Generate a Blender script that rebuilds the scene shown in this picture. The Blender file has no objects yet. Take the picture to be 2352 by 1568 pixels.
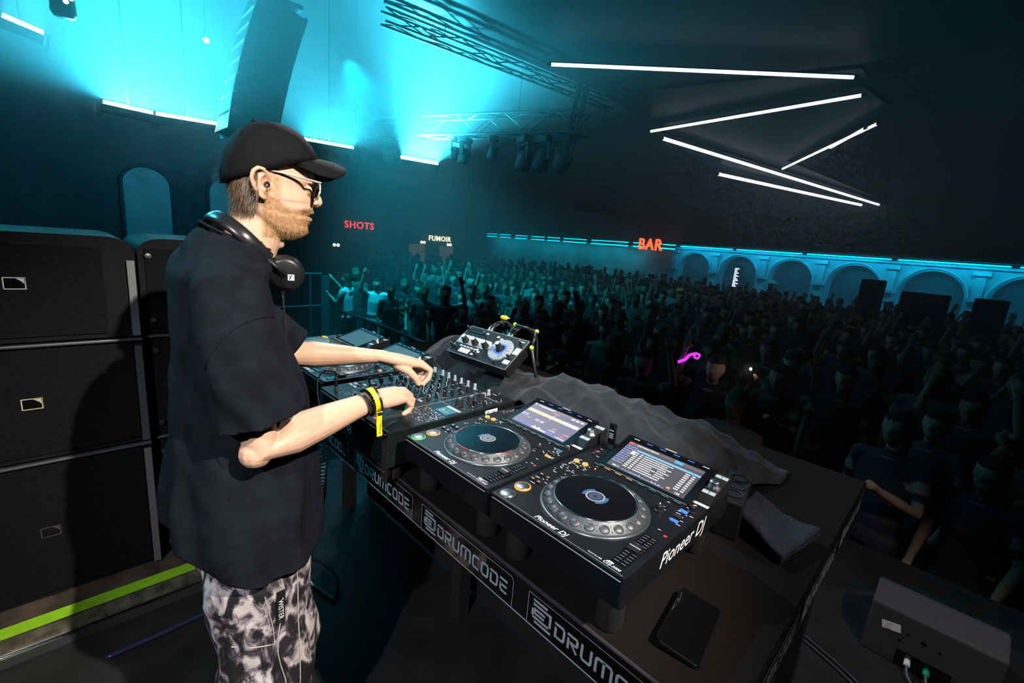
import bpy, bmesh, math, random
from mathutils import Vector, Matrix, Euler, noise
from mathutils.kdtree import KDTree
random.seed(7)
sc = bpy.context.scene
col = sc.collection
O = 1.09            # height of the player decks above the stage floor (z = 0)
HALL = -1.0         # height of the dance floor
# ------------------------------------------------------------------ camera (16 mm, pitched 12 deg down, rolled 5 deg)
f_px = 1039.25
cam = bpy.data.cameras.new('camera'); cam.sensor_width = 36; cam.lens = f_px / 2352 * 36
cam.clip_start = 0.02; cam.clip_end = 300
cam_o = bpy.data.objects.new('camera', cam); col.objects.link(cam_o)
ax = Vector((1056, 317, -f_px)).normalized()     # world X seen from the camera (right, down, forward)
ay = Vector((1063, -134, f_px)).normalized()     # world Y
ay = (ay - ax * ay.dot(ax)).normalized()
az = ax.cross(ay)
rt = Vector((ax[0], ay[0], az[0])); dn = Vector((ax[1], ay[1], az[1])); fw = Vector((ax[2], ay[2], az[2]))
M = Matrix((rt, -dn, -fw)).transposed().to_4x4()
M.translation = Vector((0.626, -0.6096, 0.5195 + O))
cam_o.matrix_world = M
sc.camera = cam_o
# ------------------------------------------------------------------ colour management, world, light settings
sc.view_settings.view_transform = 'Standard'; sc.view_settings.look = 'None'
sc.view_settings.gamma = 1; sc.view_settings.use_curve_mapping = False
sc.view_settings.exposure = 0.0
cy = sc.cycles
cy.max_bounces = 4; cy.diffuse_bounces = 1; cy.glossy_bounces = 2; cy.transmission_bounces = 4
cy.volume_bounces = 0; cy.transparent_max_bounces = 6
cy.sample_clamp_indirect = 3.0; cy.caustics_reflective = False; cy.caustics_refractive = False
cy.volume_step_rate = 1.0
cy.use_denoising = True; cy.use_adaptive_sampling = True; cy.adaptive_threshold = 0.06; cy.adaptive_min_samples = 12
w = bpy.data.worlds.new('world'); sc.world = w; w.use_nodes = True
w.node_tree.nodes['Background'].inputs[0].default_value = (0.25, 0.6, 0.8, 1)
w.node_tree.nodes['Background'].inputs[1].default_value = 0.0008
CYAN = (0.0, 0.66, 0.92)

# ------------------------------------------------------------------ materials
MATS = {}
def mat(name, c=(0.02, 0.02, 0.02), rough=0.5, metal=0.0, spec=0.5, emit=None, es=0.0, var=0.0, vscale=40.0,
        bump=0.0, bscale=200.0, alpha=None, trans=0.0, ior=1.45, sheen=0.0, coat=0.0):
    if name in MATS: return MATS[name]
    m = bpy.data.materials.new(name); m.use_nodes = True; MATS[name] = m
    nt = m.node_tree; b = nt.nodes['Principled BSDF']
    b.inputs['Base Color'].default_value = (*c, 1); b.inputs['Roughness'].default_value = rough
    b.inputs['Metallic'].default_value = metal; b.inputs['Specular IOR Level'].default_value = spec
    b.inputs['IOR'].default_value = ior
    if sheen: b.inputs['Sheen Weight'].default_value = sheen
    if coat: b.inputs['Coat Weight'].default_value = coat; b.inputs['Coat Roughness'].default_value = 0.05
    if trans: b.inputs['Transmission Weight'].default_value = trans
    if emit:
        b.inputs['Emission Color'].default_value = (*emit, 1); b.inputs['Emission Strength'].default_value = es
    if var or bump:
        tc = nt.nodes.new('ShaderNodeTexCoord')
        if var:
            n = nt.nodes.new('ShaderNodeTexNoise'); n.inputs['Scale'].default_value = vscale; n.inputs['Detail'].default_value = 4
            nt.links.new(tc.outputs['Object'], n.inputs['Vector'])
            r = nt.nodes.new('ShaderNodeValToRGB')
            r.color_ramp.elements[0].position = 0.3; r.color_ramp.elements[1].position = 0.7
            r.color_ramp.elements[0].color = (*[max(0, k * (1 - var)) for k in c], 1)
            r.color_ramp.elements[1].color = (*[min(1, k * (1 + var)) for k in c], 1)
            nt.links.new(n.outputs['Fac'], r.inputs['Fac']); nt.links.new(r.outputs['Color'], b.inputs['Base Color'])
        if bump:
            n2 = nt.nodes.new('ShaderNodeTexNoise'); n2.inputs['Scale'].default_value = bscale; n2.inputs['Detail'].default_value = 3
            nt.links.new(tc.outputs['Object'], n2.inputs['Vector'])
            bp = nt.nodes.new('ShaderNodeBump'); bp.inputs['Strength'].default_value = bump; bp.inputs['Distance'].default_value = 0.002
            nt.links.new(n2.outputs['Fac'], bp.inputs['Height']); nt.links.new(bp.outputs['Normal'], b.inputs['Normal'])
    return m
def glow(name, c, s, sample=False):
    m = mat(name, c=(0.02, 0.02, 0.02), emit=c, es=s)
    if not sample: m.cycles.emission_sampling = 'NONE'
    return m
BLACK = mat('black_plastic', (0.010, 0.010, 0.012), 0.38, var=0.2)
GLOSS = mat('gloss_black', (0.004, 0.004, 0.005), 0.08, spec=0.6)
MATTE = mat('matte_black', (0.012, 0.012, 0.014), 0.75, var=0.25, vscale=15)
RUBBER = mat('black_rubber', (0.014, 0.014, 0.015), 0.6, var=0.2)
DMETAL = mat('dark_metal', (0.03, 0.03, 0.035), 0.4, 0.8, var=0.2)
CHROME = mat('chrome', (0.75, 0.76, 0.78), 0.12, 1.0)
STEEL = mat('brushed_steel', (0.42, 0.43, 0.45), 0.3, 1.0, var=0.15, vscale=90)
WHITEP = mat('white_print', (0.75, 0.77, 0.8), 0.5)
DIMP = mat('grey_print', (0.30, 0.33, 0.36), 0.5)
GREYP = mat('grey_plastic', (0.30, 0.36, 0.37), 0.45)

# ------------------------------------------------------------------ mesh helpers
class MB:
    def __init__(s): s.v = []; s.f = []; s.m = []; s.mi = 0
    def add(s, vs, fs):
        o = len(s.v); s.v += [tuple(p) for p in vs]
        for q in fs: s.f.append(tuple(i + o for i in q)); s.m.append(s.mi)
        return s
    def bx(s, x0, y0, z0, x1, y1, z1):
        return s.add([(x0,y0,z0),(x1,y0,z0),(x1,y1,z0),(x0,y1,z0),(x0,y0,z1),(x1,y0,z1),(x1,y1,z1),(x0,y1,z1)],
              [(0,3,2,1),(4,5,6,7),(0,1,5,4),(1,2,6,5),(2,3,7,6),(3,0,4,7)])
    def box(s, c, d): return s.bx(c[0]-d[0]/2, c[1]-d[1]/2, c[2]-d[2]/2, c[0]+d[0]/2, c[1]+d[1]/2, c[2]+d[2]/2)
    def quad(s, a, b, c, d): return s.add([a, b, c, d], [(0,1,2,3)])
    def rect(s, x0, y0, x1, y1, z): return s.quad((x0,y0,z),(x1,y0,z),(x1,y1,z),(x0,y1,z))
    def prism(s, poly, z0, z1):
        n = len(poly)
        return s.add([(x,y,z0) for x,y in poly] + [(x,y,z1) for x,y in poly],
              [tuple(range(n-1,-1,-1)), tuple(range(n,2*n))] + [(i,(i+1)%n,n+(i+1)%n,n+i) for i in range(n)])
    def tube(s, path, r, n=8, caps=True, flat=1.0, up=None):
        path = [Vector(p) for p in path]; N = len(path)
        rs = r if isinstance(r, (list, tuple)) else [r]*N
        fl = flat if isinstance(flat, (list, tuple)) else [flat]*N
        vs = []; t0 = (path[1]-path[0]).normalized()
        u = Vector(up) if up else (Vector((0,0,1)) if abs(t0.z) < 0.9 else Vector((1,0,0)))
        for i, p in enumerate(path):
            t = (path[min(i+1,N-1)] - path[max(i-1,0)]).normalized()
            a = t.cross(u)
            if a.length < 1e-5: a = t.orthogonal()
            a.normalize(); b = a.cross(t).normalized(); u = b
            for k in range(n):
                an = 2*math.pi*k/n
                vs.append(p + a*math.cos(an)*rs[i] + b*math.sin(an)*rs[i]*fl[i])
        fs = [(i*n+k, i*n+(k+1)%n, (i+1)*n+(k+1)%n, (i+1)*n+k) for i in range(N-1) for k in range(n)]
        if caps: fs += [tuple(range(n-1,-1,-1)), tuple(range((N-1)*n, N*n))]
        return s.add(vs, fs)
    def cyl(s, p0, p1, r0, r1=None, n=16): return s.tube([p0, p1], [r0, r0 if r1 is None else r1], n)
    def lathe(s, prof, n=24, c=(0,0,0), cap=True):
        vs = [(c[0]+r*math.cos(2*math.pi*k/n), c[1]+r*math.sin(2*math.pi*k/n), c[2]+z) for r,z in prof for k in range(n)]
        L = len(prof)
        fs = [(i*n+k, i*n+(k+1)%n, (i+1)*n+(k+1)%n, (i+1)*n+k) for i in range(L-1) for k in range(n)]
        if cap: fs += [tuple(range(n-1,-1,-1)), tuple(range((L-1)*n, L*n))]
        return s.add(vs, fs)
    def ball(s, c, r, n=12, L=8):
        r = (r,r,r) if not isinstance(r, (list, tuple)) else r
        vs = [(c[0],c[1],c[2]-r[2])]
        for i in range(1, L):
            ph = math.pi*i/L - math.pi/2
            vs += [(c[0]+r[0]*math.cos(ph)*math.cos(2*math.pi*k/n), c[1]+r[1]*math.cos(ph)*math.sin(2*math.pi*k/n), c[2]+r[2]*math.sin(ph)) for k in range(n)]
        vs.append((c[0],c[1],c[2]+r[2]))
        fs = [(0, 1+(k+1)%n, 1+k) for k in range(n)]
        for i in range(L-2): fs += [(1+i*n+k, 1+i*n+(k+1)%n, 1+(i+1)*n+(k+1)%n, 1+(i+1)*n+k) for k in range(n)]
        e = len(vs)-1
        fs += [(e, 1+(L-2)*n+k, 1+(L-2)*n+(k+1)%n) for k in range(n)]
        return s.add(vs, fs)
    def disc(s, c, r, n=24, r0=0.0, a0=0.0, a1=2*math.pi):
        full = abs(a1-a0-2*math.pi) < 1e-6
        K = n if full else n+1
        out = [(c[0]+r*math.cos(a0+(a1-a0)*k/n), c[1]+r*math.sin(a0+(a1-a0)*k/n), c[2]) for k in range(K)]
        if r0 <= 0: return s.add(out, [tuple(range(K))])
        inn = [(c[0]+r0*math.cos(a0+(a1-a0)*k/n), c[1]+r0*math.sin(a0+(a1-a0)*k/n), c[2]) for k in range(K)]
        return s.add(out+inn, [(k, (k+1)%K, K+(k+1)%K, K+k) for k in range(K if full else n)])
    def stroke(s, pts, w, z=0.0):        # flat mitred ribbon in the xy plane
        P = [Vector(p).to_2d() for p in pts]; L = []; Rr = []
        for i, p in enumerate(P):
            d0 = (p-P[i-1]).normalized() if i else (P[1]-p).normalized()
            d1 = (P[i+1]-p).normalized() if i < len(P)-1 else d0
            n0 = Vector((-d0.y, d0.x)); n1 = Vector((-d1.y, d1.x)); m = (n0+n1)
            m = m.normalized() if m.length > 1e-4 else n0
            k = w/2/max(0.45, m.dot(n0))
            L.append(p+m*k); Rr.append(p-m*k)
        n = len(P)
        return s.add([(q.x,q.y,z) for q in L] + [(q.x,q.y,z) for q in Rr], [(i, n+i, n+i+1, i+1) for i in range(n-1)])
    def grid(s, fn, nu, nv):
        vs = [fn(i/(nu-1), j/(nv-1)) for j in range(nv) for i in range(nu)]
        return s.add(vs, [(j*nu+i, j*nu+i+1, (j+1)*nu+i+1, (j+1)*nu+i) for j in range(nv-1) for i in range(nu-1)])
    def mesh(s, name, mats, smooth=False):
        me = bpy.data.meshes.new(name); me.from_pydata(s.v, [], s.f)
        for m in (mats if isinstance(mats, (list, tuple)) else [mats]): me.materials.append(m)
        me.polygons.foreach_set('material_index', s.m)
        if smooth: me.polygons.foreach_set('use_smooth', [True]*len(s.f))
        me.update(); return me
    def build(s, name, mats, parent=None, loc=(0,0,0), rot=(0,0,0), smooth=False, bev=0.0, seg=2, auto=None):
        o = put(name, s.mesh(name, mats, smooth), parent, loc, rot)
        if bev:
            b = o.modifiers.new('bevel', 'BEVEL'); b.width = bev; b.segments = seg; b.limit_method = 'ANGLE'; b.angle_limit = 0.6
        return o
def put(name, me, parent=None, loc=(0,0,0), rot=(0,0,0)):
    o = bpy.data.objects.new(name, me); col.objects.link(o)
    o.location = loc; o.rotation_euler = rot
    if parent: o.parent = parent
    return o
def tag(o, label=None, cat=None, group=None, kind=None):
    if label: o['label'] = label
    if cat: o['category'] = cat
    if group: o['group'] = group
    if kind: o['kind'] = kind
    return o
def thing(name, label, cat, loc=(0,0,0), rot=(0,0,0), group=None):
    return tag(put(name, None, None, loc, rot), label, cat, group)
def struct(o): o['kind'] = 'structure'; return o
def recalc(me):
    bm = bmesh.new(); bm.from_mesh(me); bmesh.ops.recalc_face_normals(bm, faces=bm.faces); bm.to_mesh(me); bm.free()
def copy_tree(o, parent=None):
    c = o.copy(); col.objects.link(c); c.parent = parent
    for ch in list(o.children): copy_tree(ch, c)
    return c
CACHE = {}
def shared(key, fn):
    if key not in CACHE: CACHE[key] = fn()
    return CACHE[key]
TMP = bpy.data.scenes.new('tmp')                    # scratch scene so that baking a mesh need not touch the whole picture
def bake(ob):
    TMP.collection.objects.link(ob)
    with bpy.context.temp_override(scene=TMP, view_layer=TMP.view_layers[0]): dg = bpy.context.evaluated_depsgraph_get()
    me = bpy.data.meshes.new_from_object(ob.evaluated_get(dg))
    TMP.collection.objects.unlink(ob)
    return me
def text_mesh(s, size, mt, shear=0.0, bold=0.0, align='LEFT', extrude=0.0, space=1.0):
    key = ('txt', s, size, mt.name, shear, bold, align, extrude, space)
    if key in CACHE: return CACHE[key]
    cu = bpy.data.curves.new('lettering', 'FONT'); cu.body = s; cu.size = size; cu.shear = shear; cu.offset = bold
    cu.align_x = align; cu.extrude = extrude; cu.resolution_u = 3; cu.space_character = space; cu.fill_mode = 'BOTH' if extrude else 'FRONT'
    ob = bpy.data.objects.new('lettering', cu)
    me = bake(ob)
    bpy.data.objects.remove(ob); bpy.data.curves.remove(cu)
    me.materials.clear(); me.materials.append(mt)
    CACHE[key] = me
    return me
def remesh(mb, vox, smooth_it=2, fac=0.5):
    me = mb.mesh('tmp', BLACK); recalc(me)
    ob = bpy.data.objects.new('tmp', me)
    r = ob.modifiers.new('r', 'REMESH'); r.mode = 'VOXEL'; r.voxel_size = vox; r.use_smooth_shade = True
    if smooth_it:
        s_ = ob.modifiers.new('s', 'SMOOTH'); s_.iterations = smooth_it; s_.factor = fac
    out = bake(ob)
    bpy.data.objects.remove(ob); bpy.data.meshes.remove(me)
    out.materials.clear()
    return out
def lerp(tab, x):
    if x <= tab[0][0]: return tab[0][1]
    for (a, p), (b, q) in zip(tab, tab[1:]):
        if x <= b: return p + (q-p)*(x-a)/(b-a)
    return tab[-1][1]
def light(name, kind, loc, target, power, color, rot=None, **kw):
    l = bpy.data.lights.new(name, kind); l.energy = power; l.color = color
    for k, v_ in kw.items(): setattr(l, k, v_)
    o = bpy.data.objects.new(name, l); col.objects.link(o); o.location = loc
    d = Vector(target) - Vector(loc); o.rotation_euler = rot or d.to_track_quat('-Z', 'Y').to_euler()
    return o

# ------------------------------------------------------------------ stage lamps and added fill lights
light('key_spot', 'SPOT', (2.3, 0.15, 3.5), (-0.35, 0.0, 1.25), 1020, (1.0, 0.90, 0.78), spot_size=math.radians(34), spot_blend=0.6, shadow_soft_size=0.03)
light('side_spot', 'SPOT', (-2.2, 1.3, 3.6), (0.05, 0.55, 0.95), 240, (0.85, 0.92, 1.0), spot_size=math.radians(60), spot_blend=0.6, shadow_soft_size=0.03)
light('rim_spot', 'SPOT', (-4.5, -2.2, 4.2), (-0.6, -0.3, 1.3), 650, (0.05, 0.75, 1.0), spot_size=math.radians(30), spot_blend=0.6, shadow_soft_size=0.08)
light('crowd_wash', 'SPOT', (-7.0, 2.9, 4.2), (-8.2, 6.5, -0.6), 1900, CYAN, spot_size=math.radians(95), spot_blend=0.9, shadow_soft_size=0.1)
light('floor_fill', 'SPOT', (1.7, 0.1, 2.9), (0.62, 1.35, 0.5), 130, (1.0, 0.92, 0.86), spot_size=math.radians(46), spot_blend=0.7, shadow_soft_size=0.03)  # unseen lamp added to brighten the floor monitor and table corner
light('back_spot', 'SPOT', (1.3, -2.6, 3.3), (-0.6, -0.1, 0.8), 430, (0.92, 0.95, 1.0), spot_size=math.radians(33), spot_blend=0.5, shadow_soft_size=0.05)
light('wall_fill', 'SPOT', (-7.4, 1.6, 2.8), (-11.0, -0.6, 0.9), 1500, (0.0, 0.55, 0.92), spot_size=math.radians(140), spot_blend=0.9, shadow_soft_size=0.1)  # unseen lamp added to turn the side wall and low haze teal
# ================================================================== THE SETTING
FLOORM = mat('stage_floor', (0.012, 0.012, 0.013), 0.55, var=0.5, vscale=6, bump=0.15, bscale=60)
HALLM = mat('hall_floor', (0.02, 0.022, 0.024), 0.6, var=0.4, vscale=2)
WALLM = mat('dark_wall_paint', (0.030, 0.036, 0.042), 0.85, var=0.3, vscale=1.2, bump=0.2, bscale=20)
CEILM = mat('ceiling_paint', (0.015, 0.016, 0.018), 0.9, var=0.3, vscale=1)
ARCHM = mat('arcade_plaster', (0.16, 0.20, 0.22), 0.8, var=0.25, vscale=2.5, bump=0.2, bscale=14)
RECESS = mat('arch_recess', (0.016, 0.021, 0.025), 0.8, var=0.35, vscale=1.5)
struct(MB().bx(-2.3, -6.6, -0.12, 6, 2.65, 0).build('floor', FLOORM))
tag(struct(MB().bx(-2.3, 2.65, HALL, 6, 2.72, -0.001).build('trim_1', MATTE)), 'black skirt under the front edge of the stage')
struct(MB().bx(-30, -6.8, HALL-0.1, 9.4, 27, HALL).build('floor', HALLM))
WA = Vector((-29.21, 25.71, 0)); WD = Vector((0.9855, -0.1695, 0)); WN = Vector((-0.1695, -0.9855, 0))   # far wall line, its direction, normal into the hall
def wp(s, z, n=0.0): p = WA + WD*s + WN*n; return (p.x, p.y, z)
m = MB(); a, b = wp(-1, HALL, -0.6), wp(40, HALL, -0.6)
m.quad(a, b, (b[0], b[1], 9), (a[0], a[1], 9)); m.quad((a[0], a[1]+.3, 9), (b[0], b[1]+.3, 9), (b[0], b[1]+.3, HALL), (a[0], a[1]+.3, HALL))
struct(m.build('wall_far', WALLM))
struct(MB().bx(-30.3, -6.8, HALL, -30, 27, 9).build('wall_left', WALLM))
struct(MB().bx(9.4, -6.8, HALL, 9.7, 22, 9).build('wall_right', WALLM))
struct(MB().bx(-30.3, -7.1, HALL, 9.7, -6.8, 9).build('wall_back', WALLM))
struct(MB().bx(-30.3, -7.1, 9, 9.7, 27, 9.2).build('ceiling', CEILM))
# side wall of the stage house with its round-headed blind windows
WX = -11.0
m = MB(); m.bx(WX-0.4, -6.8, HALL, WX, 2.9, 7.5)
sw = struct(m.build('wall_side', WALLM))
PALE = mat('window_plaster', (0.20, 0.27, 0.28), 0.7, var=0.3, vscale=3)
def arch_poly(y0, y1, z0, zt, n=14):
    r = (y1-y0)/2; c = (y0+y1)/2; zc = zt-r*0.9
    return [(y0, z0), (y1, z0)] + [(c+r*math.cos(math.pi*k/n), zc+r*0.9*math.sin(math.pi*k/n)) for k in range(n+1)]
for k, yc in enumerate((0.73, 2.12)):
    wo = struct(put('window_%d' % (k+1), None, None, (WX, yc, 0)))
    po = arch_poly(-0.39, 0.39, 0.35, 2.46)
    m = MB(); m.prism(po, 0, 0.03); m.v = [(z+0.005, x, y) for x, y, z in m.v]; me = m.build('window_pane', PALE, wo)
    recalc(me.data)
    m = MB(); m.tube([(0.03, y, z) for y, z in po[1:] + po[:1]] , 0.035, 6); m.build('window_frame', WALLM, wo)
    m = MB(); m.bx(0.02, -0.46, 0.28, 0.09, 0.46, 0.35); m.build('window_sill', WALLM, wo)
# ------------------------------------------------------------------ arcade on the far wall
def arcade():
    root = struct(put('wall_arcade', None))
    P = [18.85, 21.16, 23.47, 25.78, 28.09, 30.4, 32.7, 35.0, 37.3]
    z0, zt = HALL, 2.06
    n = 16
    for i in range(len(P)-1):
        s0, s1 = P[i]+0.28, P[i+1]-0.28; c = (s0+s1)/2; r = (s1-s0)/2; zc = 1.90-r
        arc = [(c+r*math.cos(math.pi*k/n), zc+r*math.sin(math.pi*k/n)) for k in range(n+1)]     # right to left
        m = MB()
        top = [(P[i+1]+(P[i]-P[i+1])*k/n, zt) for k in range(n+1)]
        for k in range(n):                                              # spandrel wall over the arch
            m.quad(wp(*arc[k], 0), wp(*arc[k+1], 0), wp(*top[k+1], 0), wp(*top[k], 0))
            m.quad(wp(*arc[k], 0), wp(*arc[k], -0.45), wp(*arc[k+1], -0.45), wp(*arc[k+1], 0))   # soffit
        for sa, sb in ((P[i], s0), (s1, P[i+1])):
            m.quad(wp(sa, z0), wp(sb, z0), wp(sb, zc), wp(sa, zc))
        m.quad(wp(P[i], zc), wp(s0, zc), wp(P[i], zt), wp(P[i], zt)) if False else None
        m.quad(wp(s0, z0), wp(s0, z0, -0.45), wp(s0, zc, -0.45), wp(s0, zc)); m.quad(wp(s1, z0, -0.45), wp(s1, z0), wp(s1, zc), wp(s1, zc, -0.45))
        m.add([wp(P[i], zc), wp(s0, zc), wp(P[i], zt)], [(0, 1, 2)]); m.add([wp(s1, zc), wp(P[i+1], zc), wp(P[i+1], zt)], [(0, 1, 2)])
        m.build('arch', ARCHM, root)
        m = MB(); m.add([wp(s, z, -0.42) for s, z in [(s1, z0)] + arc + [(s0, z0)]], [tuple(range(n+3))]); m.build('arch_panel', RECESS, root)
        m = MB()                                                        # archivolt
        m.tube([Vector(wp(c+(r+0.09)*math.cos(math.pi*k/n), zc+(r+0.09)*math.sin(math.pi*k/n), 0.03)) for k in range(n+1)], 0.05, 5); m.build('archivolt', ARCHM, root)
    for p in P:
        m = MB()
        for sa, sb, za, zb, d in ((p-0.16, p+0.16, z0, 1.0, 0.12), (p-0.23, p+0.23, 1.0, 1.12, 0.19), (p-0.13, p+0.13, 1.12, 1.85, 0.09), (p-0.22, p+0.22, 1.85, 1.98, 0.16), (p-0.22, p+0.22, z0, z0+0.2, 0.18)):
            vs = [wp(sa, za, 0), wp(sb, za, 0), wp(sb, za, d), wp(sa, za, d), wp(sa, zb, 0), wp(sb, zb, 0), wp(sb, zb, d), wp(sa, zb, d)]
            m.add(vs, [(0,3,2,1),(4,5,6,7),(0,1,5,4),(1,2,6,5),(2,3,7,6),(3,0,4,7)])
        recalc(m.build('pilaster', ARCHM, root).data)
    m = MB(); s0, s1 = 18.85, 37.3
    for za, zb, d in ((2.06, 2.14, 0.16), (2.26, 2.36, 0.34)):
        vs = [wp(s0, za, -.3), wp(s1, za, -.3), wp(s1, za, d), wp(s0, za, d), wp(s0, zb, -.3), wp(s1, zb, -.3), wp(s1, zb, d), wp(s0, zb, d)]
        m.add(vs, [(0,3,2,1),(4,5,6,7),(0,1,5,4),(1,2,6,5),(2,3,7,6),(3,0,4,7)])
    recalc(m.build('cornice', ARCHM, root).data)
    return root
arcade()
# cove strip under the cornice: a lamp of the place
for i in range(6):
    s0, s1 = 19.2 + i*3.0, 22.0 + i*3.0
    m = MB(); m.tube([wp(s0, 2.19, 0.20), wp(s1, 2.19, 0.20)], 0.022, 6)
    o = m.build('cove_light', glow('cove_cyan', (0.0, 0.45, 0.75), 16))
    tag(o, 'cyan cove light strip over the arcade, %s the BAR sign' % ['touching the end nearest', 'second away from', 'third away from', 'fourth away from', 'fifth away from', 'farthest from'][i], 'light strip', 'cove strips over the arcade')
    light('cove_lamp', 'AREA', wp((s0+s1)/2, 2.15, 0.55), wp((s0+s1)/2, 0.6, -0.2), 115, (0.0, 0.42, 0.75), shape='RECTANGLE', size=2.8, size_y=0.05)

# ------------------------------------------------------------------ bar: lit recess, double tube, gaps
BARW = mat('bar_back_wall', (0.10, 0.16, 0.16), 0.8, var=0.4, vscale=1.2)
m = MB(); m.quad(wp(-0.2, HALL, -0.55), wp(18.6, HALL, -0.55), wp(18.6, 2.3, -0.55), wp(-0.2, 2.3, -0.55)); struct(m.build('wall_bar', BARW))
segs = [(0.0, 1.5), (2.0, 3.5), (4.2, 5.7), (6.3, 7.8), (8.2, 9.5), (9.9, 12.1), (12.6, 15.6), (16.0, 16.6), (17.9, 18.8)]
for i, (a, b) in enumerate(segs):
    t = thing('bar_tube_light', 'pair of cyan light tubes over the bar, %s' % ['at the far left end of the row', 'second from the left end', 'third from the left end', 'fourth from the left end', 'middle of the row', 'wide pair just past the middle', 'longest pair before the BAR sign', 'short one left of BAR', 'short pair right of the BAR sign'][i], 'tube light', group='tube pairs over the bar')
    for z, r in ((2.22, 0.028), (2.02, 0.036)):
        MB().tube([wp(a, z, 0.12), wp(b, z, 0.12)], r, 6).build('tube', glow('bar_tube_cyan', (0.0, 0.62, 0.85), 5.0), t)
    MB().bx(-0.05, -0.05, 0, 0.05, 0.05, 0.34).build('bracket', DMETAL, t, (*wp(a-0.15, 1.94, 0.06)[:2], 1.94))
for s in (3.0, 8.5, 14.0):
    light('bar_lamp', 'AREA', wp(s, 2.0, 0.3), wp(s, 0.3, -0.5), 110, CYAN, shape='RECTANGLE', size=5, size_y=0.1)
def sign(body, label, loc, rotz, size, m_, bold=0.02):
    t = thing('letter_sign', label, 'sign', loc, (math.radians(90), 0, rotz))
    put('lettering', text_mesh(body, size, m_, bold=bold, align='CENTER', extrude=0.02, space=1.12), t)
    w_ = size*0.35*len(body)
    MB().bx(-w_, size*0.3, -0.09, w_, size*0.38, -0.05).build('rail', DMETAL, t)
    for q in (-.6, .6): MB().bx(w_*q-.02, size*.32, -0.9 if body == 'BAR' else -.16, w_*q+.02, size*.36, -0.05).build('bracket', DMETAL, t)
    return t
ang = math.atan2(WD.y, WD.x)
sign('BAR', 'glowing red-orange sign lettered BAR over the counter', wp(17.35, 1.90, 0.35), ang, 0.82, glow('sign_red', (1.0, 0.10, 0.03), 5), 0.02)
sign('SHOTS', 'glowing red sign lettered SHOTS on the far wall', (-28.5, 13.72, 1.70), math.radians(90), 0.62, glow('sign_crimson', (1.0, 0.06, 0.06), 2.6), 0.012)
sign('FUMOIR', 'glowing warm white sign lettered FUMOIR above a doorway', (-28.5, 20.2, 1.30), math.radians(90), 0.52, glow('sign_warm', (1.0, 0.75, 0.5), 5), 0.006)
# lit menu screen under the second arch
t = thing('menu_screen', 'white lit menu screen standing in an arch of the arcade', 'screen', wp(22.4, 0, 0.06), (0, 0, ang))
MB().bx(-0.24, 0.0, 0.35, 0.24, 0.06, 1.5).build('case', GLOSS, t)
m = MB()
for k in range(13):
    a = 0.17*random.uniform(0.3, 1); m.bx(-0.19, -0.012, 0.5+k*0.068, -0.19+2*a, -0.004, 0.54+k*0.068)
m.build('text_lines', glow('menu_white', (0.75, 0.8, 1.0), 4), t)
# smoking room doorway with warm light
t = struct(put('door_1', None)); 
MB().bx(-28.6, 17.6, -1, -28.5, 18.9, 0.95).build('door_panel', mat('lit_corridor', (0.20, 0.19, 0.17), 0.8, emit=(1.0, 0.85, 0.65), es=0.10, var=0.2), t)
t = struct(put('door_2', None)); 
MB().bx(-28.6, 20.3, -1, -28.5, 21.5, 0.95).build('door_panel', MATS['lit_corridor'], t)
struct(MB().bx(-29.2, 2.9, HALL, -28.65, 24.4, 4.5).build('wall_foyer', WALLM))
for i, (p, c_, lb) in enumerate((((-28.4, 12.1, 0.55), (0.7, 1.0, 0.9), 'small white exit lamp under the SHOTS sign'), ((-28.4, 21.0, 1.08), (0.8, 1.0, 0.95), 'small white exit lamp right of the smoking doorway'), ((-28.4, 18.6, 1.12), (1.0, 0.7, 0.35), 'small amber lamp over the smoking doorway'))):
    t = thing('exit_lamp', lb, 'lamp', p)
    MB().bx(-0.26, -0.28, -0.14, 0.0, 0.28, 0.14).build('case', MATTE, t)
    for s in (-1, 1): MB().ball((0.03, s*0.12, 0), 0.10, 8, 6).build('bulb', glow('exit_%d' % i, c_, 7), t)

# ------------------------------------------------------------------ haze in the hall
hz = bpy.data.materials.new('haze'); hz.use_nodes = True; nt = hz.node_tree; nt.nodes.clear()
out = nt.nodes.new('ShaderNodeOutputMaterial'); vs_ = nt.nodes.new('ShaderNodeVolumeScatter')
vs_.inputs['Color'].default_value = (0.95, 0.98, 1, 1); vs_.inputs['Density'].default_value = 0.040; vs_.inputs['Anisotropy'].default_value = 0.25
nt.links.new(vs_.outputs[0], out.inputs['Volume'])
m = MB(); fl = wp(-0.6, 0, 0.35); fr = wp(38.5, 0, 0.35)
m.prism([(-28.4, -6.5), (-2.6, -6.5), (-2.6, 2.75), (9.2, 2.75), (9.2, fr[1]), (fl[0]+1.2, fl[1])], HALL+0.02, 8.8)
ho = m.build('haze', hz); recalc(ho.data)
tag(ho, 'thin theatrical haze hanging in the dark hall', 'haze', kind='stuff')

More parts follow.
